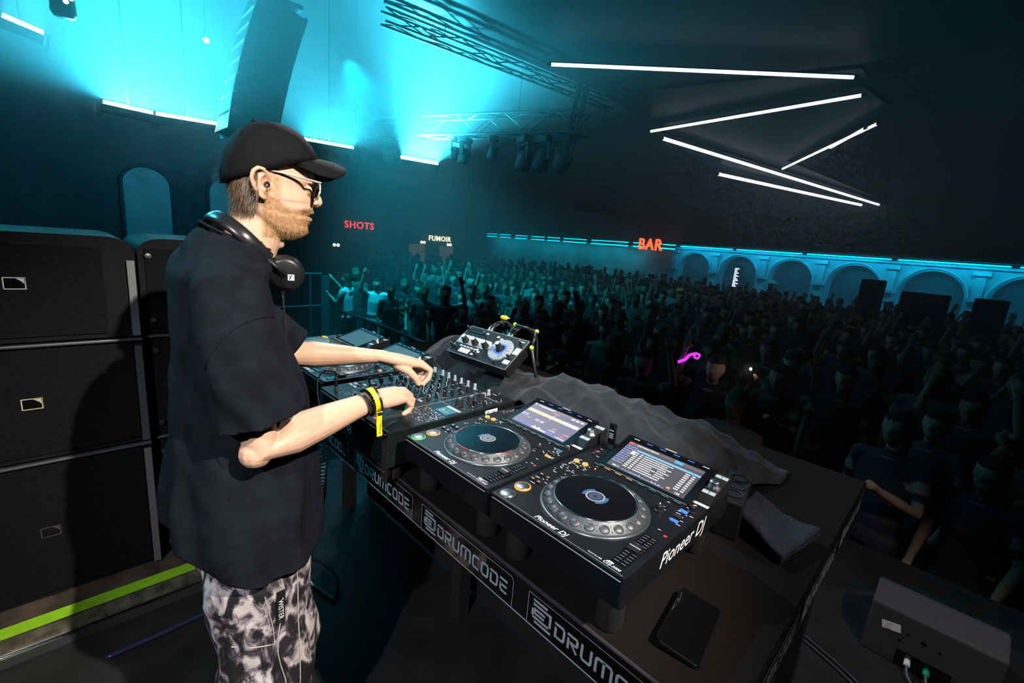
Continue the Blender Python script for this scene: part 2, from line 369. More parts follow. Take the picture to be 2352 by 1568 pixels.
# ------------------------------------------------------------------ rig: LED strobe bars, trusses, moving heads, tubes
BARGLOW = glow('strobe_white_cyan', (0.45, 0.95, 1.0), 60)
def strobe(p0, p1, label, power, n, spread=2.2, es=None):
    p0, p1 = Vector(p0), Vector(p1); c = (p0+p1)/2; L = (p1-p0).length
    t = thing('strobe_bar', label, 'stage light', c)
    d = (p1-p0).normalized(); n = Vector(n); n = (n-d*n.dot(d)).normalized(); u = n.cross(d)
    rot = Matrix((d, u, n)).transposed().to_euler()
    t.rotation_euler = rot
    MB().bx(-L/2-0.03, -0.06, -0.13, L/2+0.03, 0.06, -0.012).build('housing', DMETAL, t, bev=0.01)
    MB().tube([(-L/2, 0, 0), (L/2, 0, 0)], 0.030, 10).build('emitter', es or BARGLOW, t)
    for s in (-1, 1): MB().bx(s*(L/2+0.05)-0.02, -0.02, -0.2, s*(L/2+0.05)+0.02, 0.02, 0.0).build('bracket', DMETAL, t)
    MB().tube([(0, 0, -0.13), tuple(Vector((0, 0, -.13))+Vector((d.z, u.z, n.z))*(9-c.z+.1))], 0.012, 6).build('hanger', DMETAL, t)
    light('strobe_lamp', 'AREA', c+n*0.045, c+n, power, (0.045, 0.68, 0.95), rot=Matrix((d, -u, -n)).transposed().to_euler(), shape='RECTANGLE', size=L, size_y=0.08, spread=spread)
    return t
strobe((-8, -0.83, 3.71), (-8, -0.5, 3.64), 'white-lit strobe bar in the top left corner beside a hanging lamp', 40, (0.3, 0.5, 0.6), 0.6)
strobe((-8, 0.0, 2.985), (-8, 0.52, 2.975), 'blazing cyan strobe bar glaring left of the hanging line array', 760, (0.22, 0.42, 0.88), 3.14)
strobe((-8, 0.56, 2.975), (-8, 1.3, 3.01), 'blazing cyan strobe bar partly behind the hanging line array', 560, (0.22, 0.42, 0.88), 3.14)
strobe((-8, 2.61, 3.06), (-8, 3.48, 3.09), 'cyan strobe bar shining behind the lamps of the long truss', 480, (0.20, 0.12, 0.95), 3.14)
strobe((-8, 4.51, 3.12), (-8, 5.39, 3.15), 'cyan strobe bar throwing beams below the long truss', 1900, (0.42, 0.60, 0.62), 1.7)

TRM = mat('truss_aluminium', (0.05, 0.055, 0.06), 0.45, 0.7, var=0.3, vscale=8)
def truss(a, b, size, label, step=0.5):
    a, b = Vector(a), Vector(b); t = thing('lighting_truss', label, 'truss', a)
    D = b-a; L = D.length; d = D.normalized(); s = d.cross(Vector((0,0,1))).normalized()*size/2; u = Vector((0,0,size/2))
    cs = [s+u, -s+u, -s-u, s-u]
    for c in cs: MB().tube([c, c+D], 0.025 if size > .2 else .016, 6).build('chord', TRM, t)
    m = MB(); n = int(L/step)
    for i in range(n):
        for k in range(4):
            c0, c1 = cs[k], cs[(k+1) % 4]
            p, q = (c0, c1) if i % 2 else (c1, c0)
            m.tube([p+d*(L*i/n), q+d*(L*(i+1)/n)], 0.009, 4, caps=False)
    o = m.build('lattice', TRM, t); o['kind'] = 'stuff'
    for q in (.2, .8): MB().tube([D*q+u, D*q+Vector((0, 0, 8.99-a.z-D.z*q))], 0.008, 5).build('chain', TRM, t)
    return t
TA, TB = Vector((-11.2, 4.0, 3.83)), Vector((-5.0, 6.1, 3.77))
truss(TA, TB + (TB-TA)*0.05, 0.36, 'long horizontal truss carrying the hanging lamps')
truss((-5.32, 2.60, 4.28), (-4.82, 7.0, 4.28), 0.15, 'truss edge running under the dark mirrored ceiling panels')
truss((-5.0, 6.1, 3.2), (-4.8, 6.15, 4.6), 0.3, 'short upright truss joining the long truss to the panels', 0.3)
def moving_head(t_, label, aim=0.0, sc_=1.0, drop=0.0):
    p = TA + (TB-TA)*t_ + Vector((0, 0, -0.20-drop))
    t = thing('moving_head_light', label, 'stage light', p, (0, 0, aim)); t.scale = (sc_,)*3
    MB().bx(-0.14, -0.10, -0.10, 0.14, 0.10, 0.0).build('base', MATTE, t, bev=0.015)
    MB().tube([(0, 0, 0), (0, 0, 0.06+drop)], 0.03, 6).build('clamp', DMETAL, t)
    m = MB(); m.bx(-0.17, -0.05, -0.34, -0.13, 0.05, -0.10); m.bx(0.13, -0.05, -0.34, 0.17, 0.05, -0.10); m.bx(-0.17, -0.05, -0.13, 0.17, 0.05, -0.10)
    m.build('yoke', MATTE, t, bev=0.01)
    h = MB().lathe([(0.05, 0.13), (0.10, 0.11), (0.12, 0.02), (0.125, -0.08), (0.11, -0.16)], 14).build('head', MATTE, t, (0, 0, -0.34), (0.25, 0, 0), smooth=True)
    MB().lathe([(0.095, -0.165), (0.0, -0.15)], 12, cap=False).build('lens', GLOSS, h)
for i, (tt, lb) in enumerate(((0.045, 'left end of the long truss'), (0.155, 'second from the left end of the long truss'), (0.245, 'third from the left end of the long truss'), (0.36, 'fourth along the long truss, deep in the glow'), (0.63, 'fifth along the long truss, mid span'), (0.665, 'sixth along the long truss, beside the fifth'), (0.765, 'seventh along the long truss, hanging alone'), (0.87, 'eighth along the long truss, near the panels'), (0.925, 'ninth along the long truss, against the panels'), (0.985, 'last at the right end of the long truss'))):
    moving_head(tt, 'dark moving head lamp, ' + lb, 0.4*i, 1.25 if i > 6 else (1.0 if i % 2 else 0.85), 0.0)
TUBEM = glow('tube_white', (0.80, 0.86, 1.0), 2.6, True)
TB_ = [((-4.38, 4.75), (-1.09, 7.34), 0.024, 'long white light tube hanging highest under the dark ceiling'),
       ((-4.94, 8.70), (-1.11, 8.15), 0.026, 'white light tube slanting up to the right, second from the top'),
       ((-4.98, 9.31), (-2.31, 22.9), 0.040, 'longest white light tube running away into the hall'),
       ((-5.56, 13.95), (-2.53, 23.65), 0.048, 'lowest white light tube under the longest one'),
       ((-3.69, 13.67), (-1.14, 9.85), 0.026, 'white light tube rising steeply at the right'),
       ((-2.17, 11.5), (-1.36, 10.1), 0.026, 'short white light tube above the steep one')]
for a, b, r, lb in TB_:
    t = thing('light_tube', lb, 'tube light', (*a, 4.2))
    D = Vector((b[0]-a[0], b[1]-a[1], 0)); rz = math.atan2(D.y, D.x); t.rotation_euler = (0, 0, rz); L = D.length
    MB().tube([(0.03, 0, 0), (L-0.03, 0, 0)], r, 8).build('emitter', TUBEM, t)
    for x in (0, L): MB().tube([(x-0.03, 0, 0), (x+0.03, 0, 0)], r*1.05, 8).build('end_cap', DMETAL, t)
    MB().bx(0, -r*0.7, r*0.9, L, r*0.7, r*1.6).build('rail', MATTE, t)
    for x in (L*.12, L*.88): MB().tube([(x, 0, r), (x, 0, 4.8)], 0.004, 4).build('hanger', DMETAL, t)
MIRR = mat('dark_mirror_foil', (0.004, 0.005, 0.006), 0.42, 0.0, 0.08, bump=1.0, bscale=2.2)
def panel(pts, z, label):
    m = MB(); m.prism(pts, 0, 0.06); o = m.build('mirror_panel', MIRR, None, (0, 0, z)); recalc(o.data)
    tag(o, label, 'ceiling panel', 'dark mirrored ceiling panels')
    cx_, cy_ = sum(p[0] for p in pts)/len(pts), sum(p[1] for p in pts)/len(pts); MB().tube([(cx_, cy_, .05), (cx_, cy_, 9-z)], .01, 5).build('hanger', DMETAL, o)
panel([(-5.32, 2.6), (-4.85, 6.7), (-1.0, 7.5), (3.5, 6.2), (2.0, 2.2)], 4.42, 'dark foil panel above the highest white tube')
panel([(-4.85, 6.8), (-1.1, 7.62), (-1.1, 8.0), (-5.0, 8.6)], 4.40, 'dark foil panel between the two upper white tubes')
panel([(-5.1, 9.0), (-1.2, 8.4), (-1.0, 9.7), (-3.6, 13.6), (-2.6, 21.0)], 4.40, 'dark foil panel framed by the slanting white tubes')
panel([(-5.2, 9.4), (-2.6, 22.6), (-2.9, 23.4), (-5.8, 13.9)], 4.40, 'narrow foil panel between the two longest white tubes')
BEAM = mat('roof_steel', (0.04, 0.042, 0.046), 0.6, 0.3, var=0.2)
for i, (a, b) in enumerate((((-4.2, 3.2), (0.2, 9.0)), ((-1.0, 2.9), (1.0, 9.6)), ((1.2, 8.6), (6.5, 4.2)))):
    o = MB().tube([(*a, 5.2), (*b, 5.2)], 0.07, 6).build('roof_beam', BEAM); struct(o)
# hung lamp in the top left corner
light('hung_lamp_beam', 'SPOT', (-6.3, -0.22, 3.50), (-6.6, 2.2, 3.45), 500, (0.02, 0.70, 0.95), spot_size=math.radians(11), spot_blend=0.4, shadow_soft_size=0.04)
t = thing('hung_lamp', 'dark lamp cluster with cyan glints hanging in the top left corner', 'stage light', (-6.2, -0.36, 3.55))
MB().lathe([(0.05, 0.14), (0.09, 0.1), (0.10, -0.1), (0.08, -0.14)], 12).build('body', DMETAL, t, smooth=True)
MB().tube([(0, 0, 0.14), (0, 0, 0.8)], 0.02, 6).build('drop_pipe', DMETAL, t)
MB().bx(-0.12, -0.02, -0.05, -0.1, 0.02, 0.2).build('yoke', DMETAL, t)
for k, (y, z) in enumerate(((-0.05, 0.10), (0.02, -0.02), (0.06, 0.02))): MB().ball((0.10, y, z), 0.022, 8, 6).build('lens', glow('glint_cyan', (0.5, 0.95, 1.0), 4), t)
for p, c_, lb in (((-9, 1.43, 4.44), (0.85, 1.0, 1.0), 'tiny white spot lamp high in the cyan glow'), ((-9, 2.21, 4.79), (1.0, 0.3, 0.4), 'tiny red indicator lamp high on the left'), ((-6, 3.8, 4.58), (0.5, 0.6, 0.6), 'tiny dim lamp at the edge of the mirrored panels')):
    t = thing('spot_lamp', lb, 'lamp', p)
    MB().lathe([(0.03, 0), (0.05, 0.04), (0.05, 0.12), (0.02, 0.15)], 10).build('can', DMETAL, t); MB().tube([(0, 0, .14), (0, 0, 9-p[2])], 0.008, 5).build('drop_pipe', DMETAL, t)
    MB().ball((0, 0, -0.01), 0.045 if c_[0] < 0.9 else 0.03, 8, 6).build('bulb', glow('spot_%.1f' % c_[1], c_, 9 if c_[1] > 0.9 else 1.2), t)

# ------------------------------------------------------------------ line array hanging at the left
LAM = mat('array_cabinet', (0.02, 0.022, 0.024), 0.6, var=0.3)
t = thing('line_array', 'tall curved line array of loudspeakers hanging in cyan haze', 'speaker', (-7.2, 1.3, 4.6))
y, z, an = 0.60, -0.14, 0.32
for k in range(8):
    h = 0.235
    c = put('cabinet', shared('lacab', lambda: MB().prism([(-0.31, -0.112), (0.31, -0.112), (0.29, 0.112), (-0.29, 0.112)], -0.35, 0.35).mesh('cabinet', LAM)), t)
    c.matrix_local = Matrix.Translation((0, y, z)) @ Matrix.Rotation(-an, 4, 'X') @ Matrix.Rotation(math.radians(90), 4, 'Z') @ Matrix.Rotation(math.radians(90), 4, 'X')
    for s in (-1, 1): put('rigging_bar', shared('larig', lambda: MB().bx(-0.025, -0.115, -0.03, 0.025, 0.115, 0.03).mesh('rigging_bar', DMETAL)), c, (s*0.29, 0, 0.365))
    put('grille', shared('lagr', lambda: MB().bx(-0.24, -0.09, 0.351, 0.24, 0.09, 0.36).mesh('grille', RUBBER)), c)
    y -= math.sin(an)*h; z -= math.cos(an)*h; an -= 0.022
MB().bx(-0.3, 0.35, 0.0, 0.3, 0.9, 0.06).build('fly_frame', DMETAL, t)
MB().tube([(0, 0.62, 0.06), (0, 0.62, 4.3)], 0.02, 6).build('chain', DMETAL, t)
# ================================================================== DJ TABLE
CARPET = mat('table_carpet', (0.0080, 0.0070, 0.0066), 0.95, var=0.45, vscale=350, bump=0.5, bscale=700, spec=0.06)
FASC = mat('fascia_gloss', (0.006, 0.006, 0.007), 0.22, var=0.3)
TT = O-0.15
X0, X1, Y0, Y1 = -1.78, 0.515, 0.015, 1.228
tb = thing('dj_table', 'black carpeted DJ table with lettered stickers around its edge', 'table', (0, 0, 0))
MB().bx(X0+0.004, Y0+0.004, TT-0.05, X1-0.004, Y1-0.004, TT).build('top', CARPET, tb)
MB().bx(X0, Y0, TT-0.092, X1, Y0+0.018, TT-0.004).build('front_fascia', FASC, tb, bev=0.003)
MB().bx(X0, Y1-0.018, TT-0.092, X1, Y1, TT-0.004).build('rear_fascia', FASC, tb, bev=0.003)
MB().bx(X1-0.018, Y0, TT-0.092, X1, Y1, TT-0.004).build('side_fascia', FASC, tb, bev=0.003)
MB().bx(X0, Y0, TT-0.092, X0+0.018, Y1, TT-0.004).build('side_fascia', FASC, tb, bev=0.003)
TRIMG = mat('edge_strip', (0.05, 0.05, 0.06), 0.14, 0.4, bump=0.6, bscale=30)
m = MB(); m.tube([(X0+(X1-X0)*k/40, Y0+0.003+0.0015*noise.noise((k*0.7, 0, 0)), TT-0.005) for k in range(41)], 0.0045, 8); m.build('edge_strip', TRIMG, tb, smooth=True)
for x in (X0+0.06, -0.65, X1-0.08):
    for y in (0.5, Y1-0.08): MB().bx(x-0.03, y-0.03, 0, x+0.03, y+0.03, TT-0.05).build('leg', MATTE, tb)
MB().bx(X0+0.05, 0.62, 0.02, X1-0.04, 0.64, TT-0.05).build('skirt', mat('black_cloth_skirt', (0.008, 0.008, 0.009), 0.95, var=0.4, vscale=8), tb)
STKP = mat('sticker_print', (0.27, 0.31, 0.35), 0.45, var=0.1)
STKL = mat('sticker_line', (0.30, 0.33, 0.35), 0.4)
MB().tube([(X0, Y0-0.0008, TT-0.0925), (X1, Y0-0.0008, TT-0.0925)], 0.0011, 6).build('lower_edge', STKL, tb)
GL = {'D': ([(0.0,.92),(.68,.92),(.80,.80),(.80,.20),(.68,.08),(.10,.08),(.10,.70)], 1.0), 'R': ([(0.0,.92),(.72,.92),(.80,.84),(.80,.56),(.72,.48),(.30,.48),(.80,.0)], [(.10,.0),(.10,.70)], 1.0),
      'U': ([(.10,1.0),(.10,.2),(.22,.08),(.70,.08),(.80,.2),(.80,1.0)], 1.0), 'M': ([(.10,0),(.10,.80),(.22,.92),(1.10,.92),(1.22,.80),(1.22,0)], [(.66,.92),(.66,0)], 1.42),
      'C': ([(.80,.92),(.22,.92),(.10,.80),(.10,.20),(.22,.08),(.80,.08)], 0.98), 'O': ([(.45,.92),(.22,.92),(.10,.80),(.10,.20),(.22,.08),(.70,.08),(.80,.20),(.80,.80),(.70,.92),(.45,.92)], 1.0),
      'E': ([(.80,.92),(.0,.92)], [(.78,.50),(.10,.50)], [(.10,.62),(.10,.20),(.22,.08),(.80,.08)], 0.95)}
def letters(word, h, wd=0.9):
    m = MB(); x = 0
    for ch in word:
        g = GL[ch]
        for st in g[:-1]: m.stroke([((x+px*wd)*h, py*h) for px, py in st], 0.17*h)
        x += g[-1]*wd+0.06
    return m, x*h
def sticker_meshes():
    m, w_ = letters('DRUMCODE', 0.034)
    e = MB(); h = 0.052
    for st in ([(0,.96),(.74,.96)], [(0,.78),(.93,.78),(.93,.26)], [(.66,.58),(.10,.58),(.10,.40),(.62,.40)], [(.0,.56),(.0,.26)], [(0,.22),(.86,.22)], [(.12,.04),(1.0,.04)]): e.stroke([(a*h*0.95, b*h) for a, b in st], 0.11*h)
    l = MB(); L, H = 0.345, 0.070
    l.stroke([(0, 0.0), (0, H), (L-0.006, H), (L, H-0.008), (L, 0)], 0.0014)
    return m.mesh('lettering', STKP), e.mesh('emblem', STKP), l.mesh('outline', STKL), w_
SM = sticker_meshes()
def sticker(loc, rz):
    s = MB().bx(0, 0, -0.0012, 0.345, 0.07, 0).build('sticker', GLOSS, tb, loc, (math.radians(90), 0, rz))
    put('emblem', SM[1], s, (0.014, 0.010, 0.0006)); put('lettering', SM[0], s, (0.072, 0.016, 0.0006), (0, 0, 0)).scale = (0.262/SM[3], 1, 1)
    put('outline', SM[2], s, (0, 0.0, 0.0006))
for k in range(-3, 2):
    if -0.266+0.39*k > X0 and -0.266+0.39*k+0.345 < X1+0.05: sticker((-0.266+0.39*k if k < 1 else 0.124, Y0-0.0015, TT-0.088), 0)
for k in range(3): sticker((X1+0.0015, 0.06+0.39*k, TT-0.088), math.radians(90))

# ================================================================== MULTI PLAYERS
ORANGE = glow('led_orange', (1.0, 0.36, 0.04), 1.5); AMBER = glow('led_amber', (1.0, 0.55, 0.12), 1.0); GREEN = glow('led_green', (0.08, 0.9, 0.32), 0.9)
BLUEL = glow('led_blue', (0.05, 0.2, 1.0), 1.6); REDL = glow('led_red', (1.0, 0.05, 0.08), 1.0); CYANL = glow('led_teal', (0.10, 0.45, 0.55), 0.5); WHITEL = glow('led_white', (0.9, 0.92, 1.0), 0.9)
DECKM = mat('deck_top', (0.006, 0.007, 0.009), 0.34, spec=0.22, var=0.15, vscale=20)
RINGM = mat('jog_ring', (0.085, 0.092, 0.10), 0.36, 0.55, var=0.1, bump=0.25, bscale=900)
RIMM = mat('jog_rim', (0.13, 0.16, 0.17), 0.3, 0.8)
JTOP = mat('jog_top', (0.003, 0.003, 0.004), 0.16, spec=0.4)
SCRB = mat('screen_glass_off', (0.01, 0.03, 0.04), 0.08, spec=0.7)
def key(parent, name, x, y, sx, sy, h, mt, z=0.0, bev=0.0006, rz=0.0):
    return put(name, shared((name, sx, sy, h, mt.name), lambda: MB().bx(-sx/2, -sy/2, 0, sx/2, sy/2, h).mesh(name, mt)), parent, (x, y, z), (0, 0, rz))
def knob(parent, x, y, z=0.0, r=0.006, h=0.014, mt=BLACK, name='knob', ang=0.0, line=WHITEP):
    def mk():
        m = MB(); m.lathe([(r*1.15, 0), (r*1.1, h*0.25), (r*0.92, h*0.3), (r*0.85, h*0.92), (r*0.75, h)], 14); m.mi = 1
        m.bx(-r*0.12, r*0.1, h-0.0002, r*0.12, r*0.86, h+0.0005); m.bx(-r*0.12, r*0.84, h*0.25, r*0.12, r*0.97, h)
        return m.mesh(name, [mt, line])
    return put(name, shared((name, r, h, mt.name), mk), parent, (x, y, z), (0, 0, ang))
def print_marks(parent, boxes, n, seed, z=0.0006, mt=WHITEP, smin=0.003, smax=0.013):
    rr = random.Random(seed); m = MB()
    for _ in range(n):
        x0, y0, x1, y1 = rr.choice(boxes); x = rr.uniform(x0, x1); y = rr.uniform(y0, y1); w_ = rr.uniform(smin, smax)
        m.rect(x, y, x+w_, y+0.0014, z)
    o = m.build('print', mt, parent); o['kind'] = 'stuff'; return o
for nm_, c_, s_ in (('scr_blue', (0.12, 0.17, 0.75), 1.2), ('scr_white', (0.9, 0.92, 1.0), 1.3), ('scr_salmon', (1.0, 0.32, 0.2), 1.0)): glow(nm_, c_, s_)
def screen_wave(p, loc, rot):
    m = MB(); W_, H_ = 0.200, 0.112; rr = random.Random(3)
    def r(x0, y0, x1, y1, mi, z=0.0006): m.mi = mi; m.rect(x0, y0, x1, y1, z)
    r(0, 0, W_, H_, 0, 0.0); r(0, H_-0.013, W_, H_, 1, 0.0003)
    for k in range(170):
        x = 0.004 + k*0.00113; a = 0.0045+0.0035*abs(math.sin(k*0.42))*(0.5+rr.random()); r(x, 0.073-a, x+0.0009, 0.073+a, 2 if k < 120 else 4)
    r(0.0995, 0.056, 0.1008, 0.09, 4, 0.0009); r(0.088, 0.092, 0.112, 0.096, 5, 0.0009)
    for k in range(120):
        x = 0.003+k*0.0016; a = 0.016*abs(noise.noise((k*0.09, 3.1, 0)))+0.004; r(x, 0.004, x+0.0013, 0.004+a, 3 if (k < 46 or k > 78) else 4)
    for k in range(3): r(0.15+k*0.016, 0.098, 0.161+k*0.016, 0.105, 4)
    r(0.135, 0.030, 0.150, 0.034, 5); r(0.178, 0.026, 0.196, 0.030, 5); r(0.165, 0.004, 0.196, 0.008, 4)
    for k, (x, w_) in enumerate(((0.004, 0.010), (0.018, 0.008))): r(x, 0.047, x+w_, 0.05, 4); r(x, 0.041, x+w_*0.7, 0.044, 4)
    s = m.build('screen', [glow('scr_violet', (0.14, 0.12, 0.22), 1.0), glow('scr_grey', (0.22, 0.19, 0.24), 1.0), glow('scr_cream', (1.0, 0.72, 0.42), 1.3), glow('scr_blue', (0.12, 0.17, 0.75), 1.2), glow('scr_white', (0.9, 0.92, 1.0), 1.3), glow('scr_salmon', (1.0, 0.32, 0.2), 1.0)], p, loc, rot)
    for tx, x, y, sz, c_ in (('05:08', 0.062, 0.034, 0.015, 'scr_white'), ('-0.70%', 0.128, 0.018, 0.009, 'scr_white'), ('130', 0.168, 0.012, 0.013, 'scr_salmon'), ('16 Bars', 0.03, 0.036, 0.005, 'scr_white')):
        put('readout', text_mesh(tx, sz, MATS[c_]), s, (x, y, 0.001))
    m = MB()
    for y, x0, x1 in ((0.105, 0.018, 0.085), (0.101, 0.03, 0.08)):
        x = x0
        while x < x1: w_ = rr.uniform(0.002, 0.006); m.rect(x, y, x+w_, y+0.0025, 0.0008); x += w_+0.0012
    m.rect(0.004, 0.101, 0.008, 0.109, 0.0008); m.build('text_lines', MATS['scr_white'], s)
def screen_list(p, loc, rot):
    m = MB(); W_, H_ = 0.200, 0.112; rr = random.Random(5)
    def r(x0, y0, x1, y1, mi, z=0.0006): m.mi = mi; m.rect(x0, y0, x1, y1, z)
    r(0, 0, W_, H_, 0, 0); r(0, 0.10, W_, H_, 1, 0.0003); r(0.002, 0.1015, 0.015, 0.111, 5)
    r(0.033, 0.0835, W_, 0.0905, 2); r(0.128, 0.0985, 0.149, 0.110, 6)
    for k in range(9):
        y = 0.076-k*0.0075
        m.mi = 4
        for x0, x1, dens in ((0.036, 0.046, 1), (0.050, 0.058, 1), (0.062, 0.062+rr.uniform(0.035, 0.06), 0), (0.112, 0.112+rr.uniform(0.012, 0.03), 0), (0.168, 0.179, 1), (0.184, 0.192, 1)):
            x = x0
            while x < x1:
                w_ = rr.uniform(0.002, 0.0045) if not dens else x1-x0; r(x, y, min(x1, x+w_), y+0.0034, 4); x += w_+0.0012
        y0 = 0.091-k*0.0088
        for q in range(26):                                   # stacked blue waveform thumbnails
            a = 0.002+0.0045*abs(noise.noise((q*0.31, k*1.7, 0.4)))*1.6; r(0.002+q*0.00105, y0, 0.0029+q*0.00105, y0+a, 3 if q % 5 else 4)
    r(0.026, 0.066, 0.036, 0.080, 4, 0.0009); r(0.022, 0.072, 0.028, 0.076, 5, 0.001)
    for k in range(100):
        x = 0.04+k*0.0011; a = 0.008*abs(noise.noise((k*0.13, 9.1, 0)))+0.001; r(x, 0.003, x+0.0009, 0.003+a, 3 if k % 3 else 4)
    r(0.155, 0.008, 0.163, 0.014, 7)
    s = m.build('screen', [glow('lst_bg', (0.055, 0.045, 0.055), 1.0), glow('lst_head', (0.13, 0.11, 0.13), 1.0), glow('lst_bar', (0.20, 0.55, 0.95), 1.1), MATS['scr_blue'], MATS['scr_white'], glow('lst_red', (0.8, 0.08, 0.12), 1.0), glow('lst_azure', (0.05, 0.45, 0.85), 1.1), glow('lst_orange', (1.0, 0.4, 0.15), 1.0)], p, loc, rot)
    for tx, x, y, sz in (('SPACE MIAMI TERRACE', 0.024, 0.1035, 0.0058), ('128', 0.176, 0.003, 0.0085), ('00:11', 0.014, 0.003, 0.0085)):
        put('readout', text_mesh(tx, sz, MATS['scr_white'], bold=0.0002), s, (x, y, 0.001))
def screen_teal(p, loc, rot):
    m = MB(); m.rect(0, 0, 0.2, 0.112, 0); m.build('screen', glow('scr_teal_sheen', (0.02, 0.12, 0.16), 0.9), p, loc, rot)  # teal reflection in the glass put in as an even glow
def jog_meshes():
    m = MB(); m.lathe([(0.115, 0), (0.1145, 0.003), (0.111, 0.0042), (0.109, 0.0035)], 72, cap=False); rim = m.mesh('jog_rim', RIMM, True)
    m = MB(); m.lathe([(0.109, 0.002), (0.1085, 0.006), (0.0885, 0.0165), (0.0870, 0.0185)], 96, cap=False); ring = m.mesh('jog_ring', RINGM, True)
    m = MB(); m.ball((0, 0, 0), (0.0098, 0.0108, 0.0042), 14, 8); dim = m.mesh('dimple', RINGM, True)
    m = MB(); m.ball((0, 0, 0), (0.0016, 0.0016, 0.001), 8, 4); stud = m.mesh('stud', RINGM, True)
    m = MB(); m.lathe([(0.0870, 0.0175), (0.0875, 0.0195), (0.0855, 0.0205), (0.084, 0.0195)], 96, cap=False); lip = m.mesh('jog_lip', CHROME, True)
    m = MB(); m.disc((0, 0, 0.0196), 0.0848, 72); top = m.mesh('jog_top', JTOP)
    return rim, ring, dim, stud, lip, top
JM = jog_meshes()
def player(name, label, loc, screen, ring_cue, ring_play, red=False, hot=0, arc_blue=True, tint=None, stand=0.0):
    t = thing('media_player', label, 'DJ player', loc, group='players on the DJ table')
    W_, D_ = 0.329, 0.453
    m = MB(); m.prism([(0.004, 0), (W_-0.004, 0), (W_, 0.004), (W_, D_), (0, D_), (0, 0.004)], -0.062, 0.0)
    m.build('body', DECKM, t, bev=0.002)
    for x in (0.045, W_-0.045):
        for y in (0.055, 0.40): put('foot', shared('foot', lambda: MB().lathe([(0.024, -0.088), (0.027, -0.084), (0.027, -0.03), (0.031, -0.02), (0.031, 0)], 20).mesh('foot', RUBBER, True)), t, (x, y, -0.062))
    # silver strip standing in for the highlight on the front bevel
    o = put('front_highlight', shared('fhighlight', lambda: MB().quad((0.006, -0.0010, -0.0085), (0.323, -0.0010, -0.0085), (0.323, 0.0052, 0.0006), (0.006, 0.0052, 0.0006)).mesh('front_highlight', mat('silver_trim_highlight', (0.5, 0.52, 0.56), 0.3, 0.6))), t)
    # tilted screen unit
    pr = [(0.312, 0.0), (0.312, 0.002), (0.447, 0.0405), (0.453, 0.040), (0.453, 0.0)]
    def scru():
        m = MB(); m.prism(pr, 0.060, 0.297); m.v = [(z, x, y) for x, y, z in m.v]; me = m.mesh('screen_unit', GLOSS); recalc(me); return me
    su = put('screen_unit', shared('scru', scru), t)
    tilt = math.atan2(0.0385, 0.135)
    screen(t, (0.0785, 0.318, 0.0046), (tilt, 0, 0))
    for k, c_ in enumerate((WHITEP, BLUEL, BLUEL, BLUEL, BLUEL, WHITEP)):
        key(su, 'source_label', 0.088+k*0.037, 0.441, 0.016, 0.0024, 0.0006, c_, 0.0389)
    key(su, 'usb_lamp', 0.178, 0.4525, 0.03, 0.002, 0.0015, WHITEL, 0.0396)
    # right wing with rotary selector
    def wing():
        m = MB(); m.prism([(0.345, 0.0), (0.36, 0.016), (0.453, 0.034), (0.453, 0)], 0.2975, 0.328); m.v = [(z, x, y) for x, y, z in m.v]; me = m.mesh('selector_base', BLACK); recalc(me); return me
    wg = put('selector_base', shared('wing', wing), t)
    put('rotary_selector', shared('rot', lambda: MB().lathe([(0.0155, 0), (0.0155, 0.003), (0.011, 0.005), (0.0105, 0.015), (0.009, 0.0165)], 24).mesh('rotary_selector', STEEL, True)), wg, (0.312, 0.398, 0.022), (0.19, 0, 0))
    for x, y, z in ((0.305, 0.368, 0.0172), (0.320, 0.368, 0.0172), (0.305, 0.436, 0.0308), (0.320, 0.436, 0.0308)): key(wg, 'menu_button', x, y, 0.013, 0.012, 0.002, GREYP, z).rotation_euler = (0.19, 0, 0)
    # jog wheel
    j = put('jog_wheel', JM[0], t, (0.167, 0.143, 0))
    put('grip_ring', JM[1], j); put('jog_lip', JM[4], j); put('jog_top', JM[5], j)
    for k in range(22):
        a = 2*math.pi*(k+0.3)/22
        q = put('dimple', JM[2], j, (0.0992*math.cos(a), 0.0992*math.sin(a), 0.0102)); q.rotation_euler = Euler((0, math.atan2(0.0105, 0.02), a))
        a += math.pi/22
        put('stud', JM[3], j, (0.104*math.cos(a), 0.104*math.sin(a), 0.0085)); put('stud', JM[3], j, (0.094*math.cos(a), 0.094*math.sin(a), 0.0138))
    m = MB(); z = 0.0199
    m.disc((0, 0, z), 0.021, 40, 0.0165)
    m.mi = 1; m.disc((0, 0, z), 0.0145, 32, 0.0)
    m.mi = 2; m.disc((0, 0, z), 0.028, 16, 0.0215, 2.2, 3.7)
    if arc_blue: m.disc((0, 0, z), 0.028, 16, 0.0215, 5.3, 6.9)
    m.mi = 3; m.disc((0, 0, z+0.0003), 0.004, 16)
    m.build('jog_display', [glow('jog_white', (0.5, 0.52, 0.6), 0.8), glow('jog_navy', (0.03, 0.06, 0.16), 1.0) if arc_blue else glow('jog_pale', (0.30, 0.32, 0.36), 0.8), glow('jog_azure', (0.01, 0.16, 0.42), 0.9), mat('jog_dot', (0.01, 0.01, 0.02))], j)
    if red:
        for a0, a1 in ((3.2, 3.7), (4.5, 5.0), (5.9, 6.35)):
            m = MB(); m.disc((0, 0, 0.0206), 0.0873, 14, 0.0856, a0, a1); m.build('jog_lamp', REDL, j)
